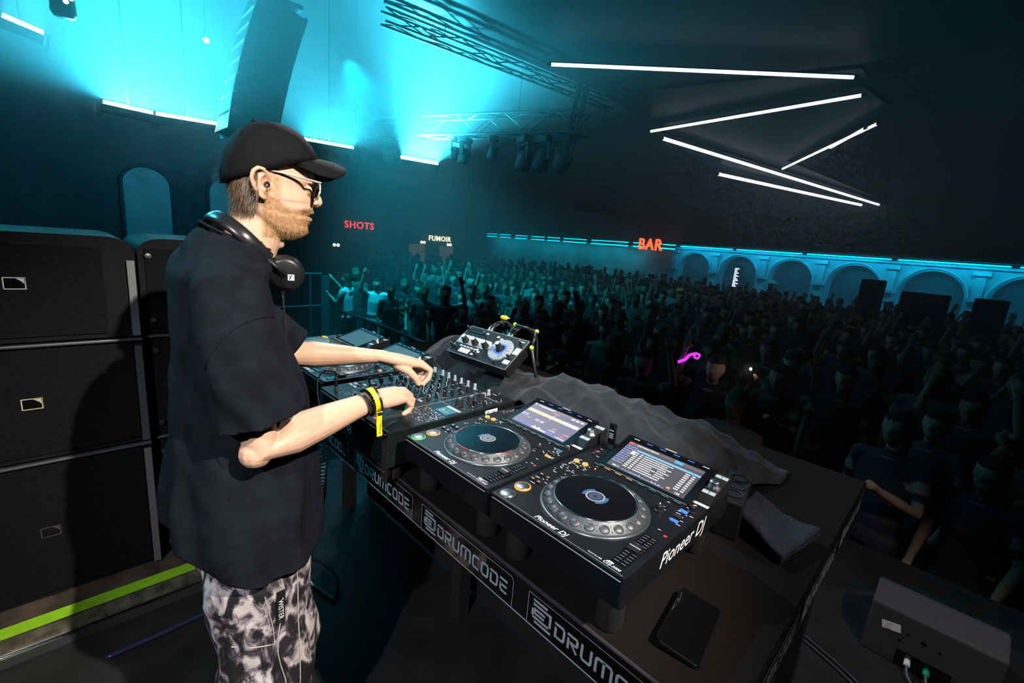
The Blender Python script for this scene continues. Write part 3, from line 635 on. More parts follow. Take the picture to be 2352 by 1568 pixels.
    # cue and play buttons
    for nm, y, rm in (('cue_button', 0.024, ring_cue), ('play_button', 0.071, ring_play)):
        b = put(nm, shared('bigbtn', lambda: MB().lathe([(0.0165, 0), (0.0165, 0.003), (0.0135, 0.0042), (0.0, 0.0044)], 32, cap=False).mesh('button', STEEL, True)), t, (0.027, y, 0))
        put('button_ring', shared(('bring', rm.name), lambda: MB().lathe([(0.0185, 0), (0.0185, 0.0022), (0.0165, 0.0034), (0.0160, 0.0034)], 36, cap=False).mesh('button_ring', rm, True)), b)
    for x, y in ((0.018, 0.113), (0.018, 0.144), (0.037, 0.144), (0.037, 0.112)):
        key(t, 'search_button', x, y, 0.012, 0.010, 0.004, BLACK); key(t, 'button_mark', x, y, 0.006, 0.0022, 0.0006, ORANGE if hot else WHITEP, 0.004)
    for x, y in ((0.022, 0.271), (0.047, 0.273)): put('loop_button', shared('loopb', lambda: MB().lathe([(0.0078, 0), (0.0078, 0.003), (0.0065, 0.0042), (0, 0.0043)], 20, cap=False).mesh('loop_button', AMBER, True)), t, (x, y, 0))
    for x, y in ((0.019, 0.245), (0.045, 0.245), (0.076, 0.275)): put('loop_lamp', shared('loopl', lambda: MB().ball((0, 0, 0.001), 0.002, 8, 6).mesh('loop_lamp', ORANGE)), t, (x, y, 0))
    for k in range(8):
        key(t, 'hot_cue_button', 0.066+k*0.030, 0.297, 0.019, 0.0055, 0.003, BLACK)
        key(t, 'hot_cue_lamp', 0.066+k*0.030, 0.297, 0.016, 0.0020, 0.0006, ORANGE if (hot and 0 < k < 4) else CYANL, 0.003)
    key(t, 'divider_line', 0.178, 0.309, 0.225, 0.0012, 0.0006, DIMP)
    knob(t, 0.266, 0.235, r=0.0085, h=0.016, ang=0.4); knob(t, 0.312, 0.290, r=0.0085, h=0.016, ang=-0.5)
    key(t, 'sticker', 0.310, 0.337, 0.036, 0.010, 0.0005, mat('paper_sticker', (0.6, 0.62, 0.58), 0.6))
    key(t, 'sync_button', 0.300, 0.277, 0.016, 0.007, 0.003, BLUEL if hot else CYANL); key(t, 'master_button', 0.300, 0.248, 0.016, 0.010, 0.003, RUBBER); key(t, 'key_button', 0.303, 0.228, 0.016, 0.006, 0.003, BLUEL if hot else AMBER)
    key(t, 'reset_button', 0.316, 0.165, 0.006, 0.004, 0.001, REDL)
    key(t, 'sd_slot', 0.020, 0.335, 0.030, 0.004, 0.0008, GLOSS); key(t, 'usb_slot', 0.030, 0.410, 0.034, 0.030, 0.002, GLOSS); key(t, 'power_lamp', 0.020, 0.36, 0.008, 0.003, 0.0008, REDL)
    # tempo slider
    sl = put('tempo_slider', shared('slid', lambda: MB().bx(0.287, 0.024, 0, 0.315, 0.142, 0.0008).mesh('tempo_slider', GLOSS)), t)
    m = MB()
    for k in range(13): m.rect(0.289, 0.03+k*0.0088, 0.299, 0.0307+k*0.0088, 0.0012); m.rect(0.303, 0.03+k*0.0088, 0.313, 0.0307+k*0.0088, 0.0012)
    m.build('scale', DIMP, sl); put('fader_cap', shared('fcap', lambda: MB().prism([(-0.011, -0.012), (0.011, -0.012), (0.011, 0.012), (-0.011, 0.012)], 0, 0.008).mesh('fader_cap', BLACK)), sl, (0.301, 0.078, 0.001))
    key(sl, 'fader_line', 0.301, 0.078, 0.022, 0.0012, 0.0005, WHITEP, 0.009)
    put('lettering', text_mesh('Pioneer DJ', 0.017, WHITEP, shear=0.25, bold=0.0002), t, (0.118, 0.0085, 0.0006)).scale = (1.05, 1, 1)
    put('lettering', text_mesh('CDJ-3000', 0.0085, WHITEP, shear=0.3), t, (0.279, 0.009, 0.0006)); put('lettering', text_mesh('MULTI PLAYER', 0.0045, WHITEP), t, (0.247, 0.010, 0.0006))
    put('lettering', text_mesh('Pioneer DJ', 0.045, WHITEP, shear=0.25, bold=0.0003), t, (W_+0.0006, 0.128, -0.046), (math.radians(90), 0, math.radians(90)))
    print_marks(t, [(0.01, 0.10, 0.045, 0.15), (0.01, 0.17, 0.05, 0.23), (0.01, 0.23, 0.07, 0.29), (0.008, 0.33, 0.05, 0.40), (0.285, 0.15, 0.315, 0.30), (0.245, 0.22, 0.31, 0.30), (0.27, 0.015, 0.3, 0.02)], 75, hash(name) % 97 if False else len(label), smax=0.010)
    return t
P3X, P4X = -0.340, 0.0
player('a', 'player nearest the camera, its screen showing a track list', (P4X, 0, O), screen_list, RIMM, ORANGE, hot=1)
player('b', 'player beside the mixer with a waveform screen and green cue ring', (P3X, 0, O), screen_wave, GREEN, ORANGE, red=True, arc_blue=False)
player('c', 'player on the far side of the mixer, under the outstretched arm', (-1.195, 0, O), screen_teal, RIMM, ORANGE)
player('d', 'farthest player with a plain teal screen beside the black cloth', (-1.545, 0, O), screen_teal, RIMM, ORANGE, hot=1)

# ================================================================== MIXER
mx = thing('dj_mixer', 'six-channel black DJ mixer crowded with knobs, under both hands', 'mixer', (-0.820, -0.030, O))
MXW, MXD = 0.443, 0.481
MXT = mat('mixer_top', (0.007, 0.009, 0.010), 0.34, spec=0.22, var=0.2, vscale=25)
MB().bx(0, 0, -0.105, MXW, MXD, 0.0).build('body', MXT, mx, bev=0.003)
MB().quad((0.008, -0.0012, -0.0095), (MXW-0.008, -0.0012, -0.0095), (MXW-0.008, 0.0055, 0.0006), (0.008, 0.0055, 0.0006)).build('front_highlight', mat('silver_trim_highlight'), mx)  # pale silver quad puts in the highlight along the front edge
for x in (-0.0015, MXW-0.028): MB().bx(x, -0.001, -0.148, x+0.0295, 0.0, -0.016).build('rack_ear', MATTE, mx)
for x in (0.03, MXW-0.03):
    for y in (0.04, MXD-0.04): MB().lathe([(0.02, -0.150), (0.022, -0.145), (0.022, -0.10)], 14).build('foot', RUBBER, mx, (x, y, 0))
for z in (-0.055, -0.118): put('screw', shared('scr', lambda: MB().lathe([(0.003, 0), (0.0022, 0.0015)], 10).mesh('screw', STEEL)), mx, (MXW-0.013, -0.001, z), (math.radians(90), 0, 0))
rr = random.Random(11)
CH = [0.088+0.0385*i for i in range(6)]
for i, x in enumerate(CH):
    knob(mx, x, 0.435, r=0.0055, h=0.021, mt=GREYP, ang=rr.uniform(-2, 2))
    for k, y in enumerate((0.400, 0.366, 0.334, 0.302, 0.270, 0.238)): knob(mx, x, y, r=0.0058, h=0.017, mt=BLACK if k < 5 else RUBBER, ang=rr.uniform(-2.2, 2.2))
    key(mx, 'cue_button', x, 0.206, 0.018, 0.009, 0.003, GREYP if i % 2 else RUBBER); key(mx, 'assign_switch', x, 0.188, 0.010, 0.004, 0.003, RUBBER)
    key(mx, 'fader_slot', x, 0.115, 0.004, 0.085, 0.0006, GLOSS)
    for s in (-1, 1):
        mm = MB()
        for q in range(10): mm.rect(s*0.007-0.003, q*0.0085, s*0.007+0.003, q*0.0085+0.0008, 0)
        put('fader_scale', shared(('fsc', s), lambda: mm.mesh('fader_scale', DIMP)), mx, (x, 0.077, 0.0006))
    fy = (0.146, 0.135, 0.15, 0.10, 0.092, 0.12)[i]
    f_ = key(mx, 'fader_cap', x, fy, 0.012, 0.022, 0.014, BLACK); key(f_, 'fader_line', 0, 0, 0.012, 0.0016, 0.0006, WHITEP, 0.014)
    for q in range(9): put('meter_led', shared(('mled', q > 6), lambda: MB().bx(-0.002, -0.001, 0, 0.002, 0.001, 0.0012).mesh('meter_led', AMBER if q > 6 else CYANL)), mx, (x+0.0155, 0.245+q*0.006, 0))
for y, c_ in ((0.44, GREYP), (0.40, BLACK), (0.36, BLACK), (0.325, RUBBER), (0.285, RUBBER), (0.245, RUBBER), (0.205, BLACK), (0.165, BLACK)):
    knob(mx, 0.028, y, r=0.0062, h=0.016, mt=c_, ang=rr.uniform(-2, 2)); 
    if y < 0.42: knob(mx, 0.056, y-0.012, r=0.0056, h=0.016, mt=RUBBER, ang=rr.uniform(-2, 2))
for k in range(6): key(mx, 'send_button', 0.026+0.028*(k % 2), 0.130-0.018*(k//2), 0.016, 0.009, 0.003, GREYP if k % 3 else RUBBER)
knob(mx, 0.377, 0.290, r=0.0125, h=0.023, name='large_knob', ang=0.6, mt=RUBBER); knob(mx, 0.380, 0.334, r=0.0125, h=0.023, name='large_knob', ang=0.3, mt=RUBBER); knob(mx, 0.374, 0.388, r=0.0125, h=0.023, name='large_knob', ang=-0.8, mt=RUBBER)
knob(mx, 0.403, 0.336, r=0.006, h=0.016, ang=1); knob(mx, 0.424, 0.356, r=0.006, h=0.016, ang=-0.3); knob(mx, 0.35, 0.44, r=0.0065, h=0.018, mt=GREYP); knob(mx, 0.40, 0.44, r=0.0065, h=0.018)
for k in range(4): key(mx, 'effect_button', 0.345+0.022*k, 0.165, 0.015, 0.009, 0.003, RUBBER)
m = MB(); m.rect(0, 0, 0.060, 0.044, 0.0); m.mi = 1
for k in range(14): xx, yy = rr.uniform(0.006, 0.04), rr.uniform(0.006, 0.036); m.rect(xx, yy, xx+rr.uniform(0.004, 0.014), yy+0.003, 0.0004)
m.build('display', [glow('mix_teal', (0.01, 0.20, 0.28), 1.0), glow('mix_pale', (0.25, 0.6, 0.65), 1.0)], mx, (0.366, 0.203, 0.0012))
key(mx, 'white_label', 0.396, 0.254, 0.062, 0.008, 0.0008, WHITEP)
for y in (0.160, 0.262, 0.415): key(mx, 'divider_line', 0.37, y, 0.125, 0.0012, 0.0005, DIMP)
for x in (0.070, 0.322): key(mx, 'divider_line', x, 0.30, 0.0012, 0.30, 0.0005, DIMP)
cf = key(mx, 'crossfader_slot', 0.20, 0.040, 0.085, 0.004, 0.0006, GLOSS); cfc = key(mx, 'crossfader_cap', 0.214, 0.040, 0.012, 0.020, 0.013, BLACK)
put('lettering', text_mesh('Pioneer DJ', 0.030, WHITEP, shear=0.25), mx, (0.10, -0.0012, -0.075), (math.radians(90), 0, 0))
pl = key(mx, 'red_button', 0.335, 0.022, 0.014, 0.008, 0.002, REDL)
lb = MB().bx(0, 0, 0, 0.052, 0.021, 0.0006).build('white_label', WHITEP, mx, (MXW+0.0004, 0.345, -0.030), (math.radians(90), 0, math.radians(90)))
put('lettering', text_mesh('GPS', 0.015, BLACK, align='CENTER'), lb, (0.032, 0.005, 0.0012)); MB().stroke([(0.004, 0.004), (0.014, 0.017)], 0.004, 0.0012).build('emblem', BLACK, lb)
put('lettering', text_mesh('DJM-V10', 0.009, WHITEP, shear=0.25), mx, (0.355, 0.455, 0.0006))
print_marks(mx, [(0.075, 0.19, 0.31, 0.45), (0.012, 0.10, 0.07, 0.46), (0.33, 0.11, 0.43, 0.20), (0.33, 0.27, 0.43, 0.46), (0.08, 0.03, 0.30, 0.075)], 420, 4, smin=0.002, smax=0.009)
for x in CH[:-1]: key(mx, 'divider_line', x+0.0192, 0.20, 0.0006, 0.24, 0.0005, DIMP)
# headphone plug and coiled lead
JK = Vector((-0.795, 0.0, O))
def path(pts, n=10):
    out = []; P = [Vector(p) for p in pts]; P = [P[0]*2-P[1]] + P + [P[-1]*2-P[-2]]
    for i in range(1, len(P)-2):
        for k in range(n):
            t = k/n; a, b, c, d = P[i-1], P[i], P[i+1], P[i+2]
            out.append(0.5*((2*b)+(c-a)*t+(2*a-5*b+4*c-d)*t*t+(3*b-a-3*c+d)*t**3))
    return out + [P[-2]]

# ================================================================== EFFECTS UNIT ON ITS STAND
rx = thing('effects_unit', 'silver and black effects unit tilted on a stand behind the mixer', 'effects unit', (-0.6589, 0.5569, O+0.117), (0.633, 0, 0.0425))
rx.rotation_euler = (Matrix.Rotation(0.0425, 3, 'Z') @ Matrix.Rotation(0.633, 3, 'X')).to_euler()
def uv(u, v): return ((u-0.5)*0.329, (v-0.5)*0.157)
RXT = mat('effects_top', (0.022, 0.027, 0.030), 0.28, 0.2, var=0.15)
MB().bx(-0.1645, -0.0785, -0.045, 0.1645, 0.0785, 0).build('body', BLACK, rx, bev=0.003)
m = MB(); m.bx(-0.1630, -0.0770, 0, 0.1630, 0.0770, 0.0008); m.build('top_plate', RXT, rx)
m = MB(); e = 0.0016
for a in ((-0.1645, -0.0785, 0.1645, -0.0785+e), (-0.1645, 0.0785-e, 0.1645, 0.0785), (-0.1645, -0.0785, -0.1645+e, 0.0785), (0.1645-e, -0.0785, 0.1645, 0.0785)): m.bx(a[0], a[1], 0, a[2], a[3], 0.0014)
m.build('edge_trim', mat('silver_trim_highlight'), rx)
SILV = mat('silver_plate', (0.52, 0.54, 0.56), 0.38, 0.1, var=0.1)
m = MB(); m.prism([uv(*q) for q in ((0.0, 0.36), (0.50, 0.36), (0.60, 0.47), (0.52, 0.66), (0.01, 0.66))], 0.0008, 0.0016); m.build('silver_plate', SILV, rx)
for u in (0.145, 0.32, 0.50): k_ = knob(rx, *uv(u, 0.46), z=0.0016, r=0.013, h=0.030, mt=RUBBER, name='isolator_knob', ang=0.5); put('knob_cap', shared('kcap', lambda: MB().lathe([(0.0098, 0), (0.009, 0.001)], 20).mesh('knob_cap', SILV)), k_, (0, 0, 0.030))
dx, dy = uv(0.735, 0.50)
dl = put('dial', shared('dial', lambda: MB().lathe([(0.054, 0.0008), (0.053, 0.006), (0.050, 0.008), (0.026, 0.008), (0.025, 0.004)], 48, cap=False).mesh('dial', mat('dial_silver', (0.36, 0.39, 0.43), 0.35, 0.15), False)), rx, (dx, dy, 0))
for k in range(18):
    a = 2*math.pi*k/18; q = key(dl, 'dial_groove', 0.038*math.cos(a), 0.038*math.sin(a), 0.024, 0.0008, 0.0005, BLACK, 0.008, rz=a)
put('dial_lamp', shared('dlamp', lambda: MB().lathe([(0.026, 0.004), (0.024, 0.010), (0.020, 0.011), (0.019, 0.008)], 32, cap=False).mesh('dial_lamp', glow('dial_blue', (0.05, 0.22, 0.9), 0.9), True)), dl)
knob(dl, 0, 0, z=0.006, r=0.0125, h=0.034, mt=RUBBER, name='dial_knob'); put('knob_cap', CACHE['kcap'], dl, (0, 0, 0.041))
for u, v in ((0.035, 0.18), (0.10, 0.16), (0.47, 0.12), (0.82, 0.06), (0.93, 0.34), (0.93, 0.82)): knob(rx, *uv(u, v), r=0.0055, h=0.022, mt=BLACK, name='small_knob', z=0.0008)
key(rx, 'pad', *uv(0.25, 0.155), 0.055, 0.022, 0.003, mat('white_pad', (0.7, 0.72, 0.74), 0.4))
for k in range(5): key(rx, 'pad_button', *uv(0.14+0.062*k, 0.285), 0.013, 0.006, 0.003, MATS['white_pad'])
for u, v in ((0.42, 0.30), (0.46, 0.24), (0.40, 0.12), (0.55, 0.86), (0.62, 0.82), (0.36, 0.87)): key(rx, 'button', *uv(u, v), 0.012, 0.008, 0.003, MATS['white_pad'])
key(rx, 'touch_strip', *uv(0.20, 0.84), 0.095, 0.020, 0.0012, GLOSS); key(rx, 'strip_line', *uv(0.20, 0.84), 0.09, 0.002, 0.0008, CYANL, 0.0012)
knob(rx, *uv(0.02, 0.86), r=0.005, h=0.02, name='small_knob'); knob(rx, *uv(0.345, 0.80), r=0.006, h=0.02, name='small_knob')
key(rx, 'silver_tab', *uv(0.95, 0.60), 0.026, 0.034, 0.0008, SILV, 0.0008); key(rx, 'silver_tab', *uv(0.93, 0.22), 0.03, 0.02, 0.0008, SILV, 0.0008)
put('lettering', text_mesh('Pioneer', 0.010, WHITEP, bold=0.0002), rx, (*uv(0.865, 0.90), 0.0014))
st = thing('unit_stand', 'black tubular stand with lime-green joints behind the effects unit', 'stand', (-0.645, 0.62, O))
LIME = mat('lime_joint', (0.45, 0.85, 0.10), 0.4, emit=(0.4, 0.9, 0.05), es=0.15)  # green plastic also given a faint glow of its own
S = [(0.030, 0.040, 0.205), (0.148, 0.040, 0.200), (0.165, 0.000, 0.145), (-0.02, 0.030, 0.120), (0.165, 0.10, -0.15), (-0.14, 0.12, -0.15)]
for a, b in ((0, 1), (1, 2), (0, 3), (2, 4), (3, 5)): MB().tube([S[a], S[b]], 0.0065, 8).build('rod', BLACK, st, smooth=True)
for q in S[:3]: MB().ball(q, 0.0085, 10, 8).build('joint', LIME, st, smooth=True)
MB().tube([(0.165, 0.0, -0.144), (0.165, 0.12, -0.144)], 0.0065, 8).build('foot', BLACK, st); MB().tube([(-0.14, 0.0, -0.144), (-0.14, 0.14, -0.144)], 0.0065, 8).build('foot', BLACK, st)
rxm = Matrix.Translation((-0.6589, 0.5569, O+0.117)) @ Matrix.Rotation(0.0425, 4, 'Z') @ Matrix.Rotation(0.633, 4, 'X')
CABLE = mat('cable_black', (0.018, 0.018, 0.02), 0.45)
for i, (x, lab) in enumerate(((-0.085, 'left'), (-0.068, 'second'), (0.03, 'third'), (0.047, 'right'))):
    t = thing('patch_cable', 'black patch cable with silver plug, %s of four behind the effects unit' % lab, 'cable', group='cables behind the effects unit')
    p0 = rxm @ Vector((x, 0.0785, -0.018)); p1 = rxm @ Vector((x, 0.118, -0.018)); p2 = rxm @ Vector((x+0.004, 0.150, -0.022))
    MB().cyl(p0, p1, 0.0062, n=12).build('plug', STEEL, t, smooth=True); MB().cyl(p1, p2, 0.0058, 0.004, n=12).build('sleeve', BLACK, t, smooth=True)
    MB().tube(path([p2, p2+Vector((0.022, 0.022, 0.004)), p2+Vector((0.055, 0.040, -0.035)), p2+Vector((0.065, 0.045, -0.14)), (p2.x+0.07, p2.y+0.05, TT+0.20)]), 0.004, 8).build('lead', CABLE, t, smooth=True)
t = thing('yellow_connector', 'bright yellow cable connector above the effects unit', 'connector', rxm @ Vector((-0.045, 0.165, 0.0)), (0.3, 0.2, 0.5))
MB().lathe([(0.004, -0.016), (0.009, -0.012), (0.010, 0.006), (0.007, 0.016)], 12).build('shell', mat('yellow_plastic', (0.85, 0.55, 0.02), 0.4), t, rot=(0, math.radians(80), 0), smooth=True)
MB().lathe([(0.0055, 0.016), (0.0045, 0.026)], 10).build('tip', STEEL, t, rot=(0, math.radians(80), 0))

# ================================================================== CLOTH, POWER STRIP, TOWEL, PHONE, USB STICK
CLOTH = mat('black_molton', (0.017, 0.020, 0.024), 0.9, spec=0.12, var=0.3, vscale=30, bump=0.3, bscale=900, sheen=0.08)
def cloth_h(x, v, y):
    ridge = lerp([(-1.15, 0.05), (-1.05, 0.20), (-0.95, 0.245), (-0.86, 0.16), (-0.48, 0.15), (-0.38, 0.215), (-0.25, 0.195), (0.02, 0.185), (0.12, 0.160), (0.20, 0.11), (0.27, 0.05), (0.33, 0.008)], x)
    prof = lerp([(0, 0.55), (0.18, 0.76), (0.45, 1.0), (0.66, 0.90), (0.85, 0.45), (1.0, 0.03)], v)
    n1 = noise.noise((x*4.5+y*3, y*7-x*2, 1.3)); n2 = noise.noise((x*11-y*5, y*14+x*4, 7.7)); n3 = 1-abs(noise.noise((x*6.5+y*9, y*4-x*3, 4.1)))*2.4; n4 = 1-abs(noise.noise((x*14-y*8, y*11+x*9, 9.1)))*2.6
    env = min(1, ridge/0.15)*min(1, 0.25+prof)
    return max(0.004, ridge*prof + env*(0.024*n1+0.007*n2+0.022*max(0, n3)+0.003*max(0, n4)))
m = MB()
def cl(u, v):
    x = -1.15+1.48*u; wob = 0.035*noise.noise((x*3, 5, 0))
    y0_ = lerp([(-1.15, 0.468), (0.08, 0.468), (0.2, 0.60), (0.30, 0.86), (0.33, 0.93)], x); y1_ = lerp([(-1.15, 0.828), (-0.2, 0.85), (0.1, 0.99), (0.33, 1.06)], x)
    y = y0_+(y1_-y0_+wob)*v
    return (x+0.012*noise.noise((x*9, y*9, 2)), y, TT+cloth_h(x, v, y))
m.grid(cl, 190, 60)
o = m.build('cloth', CLOTH, smooth=True); so = o.modifiers.new('thick', 'SOLIDIFY'); so.thickness = 0.003; so.offset = 1
tag(o, 'rumpled black cloth heaped along the back of the DJ table', 'cloth')
t = thing('power_strip', 'black three-socket power strip behind the nearest player', 'power strip', (0.302, 0.600, TT), (0, 0, math.radians(101)))
MB().prism([(-0.095, -0.030), (0.095, -0.030), (0.095, 0.030), (-0.095, 0.030)], 0, 0.098).build('body', BLACK, t, bev=0.004)
for k in range(3):
    s_ = MB().lathe([(0.0225, 0.0), (0.0225, 0.0025), (0.019, 0.0025), (0.0185, -0.012), (0.0, -0.012)], 28, cap=False).build('socket', GLOSS, t, (-0.045+0.05*k, 0, 0.0985), smooth=False)
    for dx_ in (-0.0085, 0.0085): MB().lathe([(0.0022, 0), (0.0022, 0.001)], 8).build('contact', CHROME, s_, (dx_, 0, -0.0118))
    MB().lathe([(0.0020, 0), (0.0020, 0.010), (0.0008, 0.012)], 8).build('earth_pin', CHROME, s_, (0, 0.010, -0.0118))
t = thing('towel', 'folded dark grey towel lying on the table corner', 'towel', (0, 0, 0))
TOW = mat('towel_terry', (0.030, 0.034, 0.045), 1.0, spec=0.05, var=0.45, vscale=420, bump=1.0, bscale=600)
def tow(off):
    def fn(u, v):
        a = Vector((0.318, 0.560))*(1-u)*(1-v)+Vector((0.455, 0.498))*u*(1-v)+Vector((0.318, 0.712))*(1-u)*v+Vector((0.490, 0.688))*u*v
        z = 0.030+0.018*(1-u)**2+0.009*math.sin(u*5+v*2)+0.004*noise.noise((u*5, v*5, 1))
        ed = min(u, 1-u, v, 1-v); z *= 0.55+0.45*min(1, ed/0.07)**0.5
        return (a.x, a.y, TT+z*off+0.012)
    return fn
for nm, off in (('upper_fold', 1.0), ('lower_fold', 0.55)):
    m = MB(); m.grid(tow(off), 40, 36); o = m.build(nm, TOW, t, smooth=True)
    s_ = o.modifiers.new('thick', 'SOLIDIFY'); s_.thickness = 0.014; s_.offset = -1; 
t = thing('smartphone', 'black glossy smartphone lying on the table near the front corner', 'phone', (0.390, 0.160, TT+0.0050), (0, math.radians(7), math.radians(9)))
m = MB(); L, W_, R_ = 0.163, 0.079, 0.012
po = [(cx+R_*math.cos(a), cy_+R_*math.sin(a)) for cx, cy_, a0 in ((W_/2-R_, L/2-R_, 0), (-W_/2+R_, L/2-R_, 90), (-W_/2+R_, -L/2+R_, 180), (W_/2-R_, -L/2+R_, 270)) for a in [math.radians(a0+15*k) for k in range(7)]]
m.prism(po, 0, 0.0085); m.build('case', mat('phone_frame', (0.06, 0.06, 0.07), 0.25, 0.9), t, bev=0.002)
m = MB()
def scr(u, v):
    x, y = (u-0.5)*0.074, (v-0.5)*0.158
    return (x, y, 0.0088+0.0006*math.cos(u*math.pi-math.pi/2)+0.00012*math.sin(v*9+u*4))
m.grid(scr, 16, 24); m.build('glass', mat('phone_glass', (0.003, 0.003, 0.004), 0.02, spec=0.9), t, smooth=True)
for k, y in enumerate((0.03, 0.055)): MB().bx(W_/2-0.0004, y-0.008, 0.003, W_/2+0.0012, y+0.008, 0.0055).build('side_button', DMETAL, t)
t = thing('usb_stick', 'black USB stick standing upright in the nearest player', 'USB stick', (0.030, 0.410, O+0.0022))
MB().bx(-0.009, -0.004, 0, 0.009, 0.004, 0.012).build('plug', STEEL, t)
MB().bx(-0.0095, -0.0045, 0.010, 0.0095, 0.0045, 0.068).build('case', GLOSS, t, bev=0.0015)
for z in (0.030, 0.0355, 0.041, 0.050): MB().bx(-0.006, -0.0052, z-0.0016, 0.006, -0.0045, z+0.0016).build('printed_mark', DIMP, t)
# ================================================================== FLOOR MONITOR, CABLES
t = thing('floor_monitor', 'dark floor monitor wedge with a white tape label', 'speaker', (0.605, 1.775, 0))
WEDG = mat('textured_paint', (0.040, 0.040, 0.044), 0.7, var=0.35, vscale=300, bump=0.6, bscale=500)
def wedge():
    m = MB(); m.prism([(0, 0), (0.36, 0), (0.40, 0.05), (0.15, 0.275), (0.12, 0.28), (0.012, 0.245), (0, 0.235)], 0, 0.41); m.v = [(z, x, y) for x, y, z in m.v]; return m
o = wedge().build('cabinet', WEDG, t, bev=0.006); recalc(o.data)
o = MB().bx(0.115, -0.003, 0.005, 0.285, 0.002, 0.075).build('connector_plate', GLOSS, t)
lbp = MB().bx(0, 0, 0, 0.062, 0.036, 0.0006).build('tape_label', mat('white_tape', (0.75, 0.76, 0.8), 0.6), t, (0.052, -0.002, 0.135), (math.radians(90), math.radians(-12), 0))
REDPEN = mat('red_pen', (0.28, 0.02, 0.04), 0.6)
put('lettering', text_mesh('H/P', 0.011, REDPEN), lbp, (0.018, 0.023, 0.001)); put('lettering', text_mesh('3', 0.014, REDPEN), lbp, (0.0155, 0.0055, 0.001)); MB().disc((0.020, 0.0105, 0.001), 0.0095, 20, 0.0085).build('ring_mark', REDPEN, lbp)
for x, z, r_ in ((0.135, 0.155, 0.005), (0.185, 0.150, 0.010), (0.235, 0.145, 0.006), (0.115, 0.115, 0.005), (0.20, 0.255, 0.004)): MB().lathe([(r_, 0), (r_*0.9, 0.001)], 14).build('bolt_hole', GLOSS, t, (x, -0.0005 if z < 0.24 else 0.05, z), (math.radians(90), 0, 0))
for i, (x, c_, lb) in enumerate(((0.155, (0.7, 0.72, 0.75), 'white'), (0.215, (0.0, 0.28, 0.15), 'green'))):
    k_ = thing('speaker_cable', 'dark cable with a %s plug at the floor monitor' % lb, 'cable', (0.605+x, 1.772, 0.045))
    MB().cyl((0, 0, 0), (0, -0.03, -0.004), 0.011, n=14).build('plug', mat('plug_%s' % lb, c_, 0.5), k_, smooth=True)
    MB().tube(path([(0, -0.03, -0.004), (0.01, -0.07, -0.02), (0.05, -0.13, -0.039), (0.10, -0.3, -0.039)]), 0.005, 8).build('lead', mat('grey_cable', (0.10, 0.10, 0.11), 0.5), k_, smooth=True)
for i in range(2):
    o = MB().tube(path([(0.40, 1.60+0.03*i, 0.008), (0.62, 1.50+0.03*i, 0.008), (0.80, 1.36+0.02*i, 0.008), (1.1, 1.1, 0.008)]), 0.007, 8).build('floor_cable', CABLE, smooth=True)
    tag(o, ['thin floor cable nearer the DJ table', 'thin floor cable nearer the floor monitor'][i], 'cable')
# ================================================================== LOUDSPEAKER STACK AT THE LEFT
CAB = mat('speaker_cabinet', (0.007, 0.0075, 0.009), 0.6, spec=0.15, var=0.3, vscale=30, bump=0.3, bscale=400)
GRIL = mat('speaker_grille', (0.006, 0.0068, 0.008), 0.7, spec=0.1, var=0.3, vscale=60, bump=0.5, bscale=900)
def logo(parent, y, z, mt):
    lg = MB().bx(0.0, -0.025, -0.019, 0.001, 0.025, 0.019).build('badge', GLOSS, parent, (0.0035, y, z))
    m = MB(); m.stroke([(-0.024, -0.018), (0.024, -0.018), (0.024, 0.018), (-0.024, 0.018), (-0.024, -0.018)], 0.003); m.add([(0.0, 0.018, 0), (0.024, 0.018, 0), (0.024, -0.006, 0), (0.018, 0.004, 0), (0.010, 0.011, 0)], [(0, 4, 3, 2, 1)])
    m.v = [(0.0016, x, y) for x, y, z in m.v]; m.build('badge_mark', mt, lg)
LOGS = [(0.205, 0.743, mat('badge_brown', (0.06, 0.05, 0.05), 0.5)), (0.743, 1.158, mat('badge_gold', (0.50, 0.47, 0.28), 0.5)), (1.158, 1.52, mat('badge_silver', (0.45, 0.50, 0.52), 0.5))]
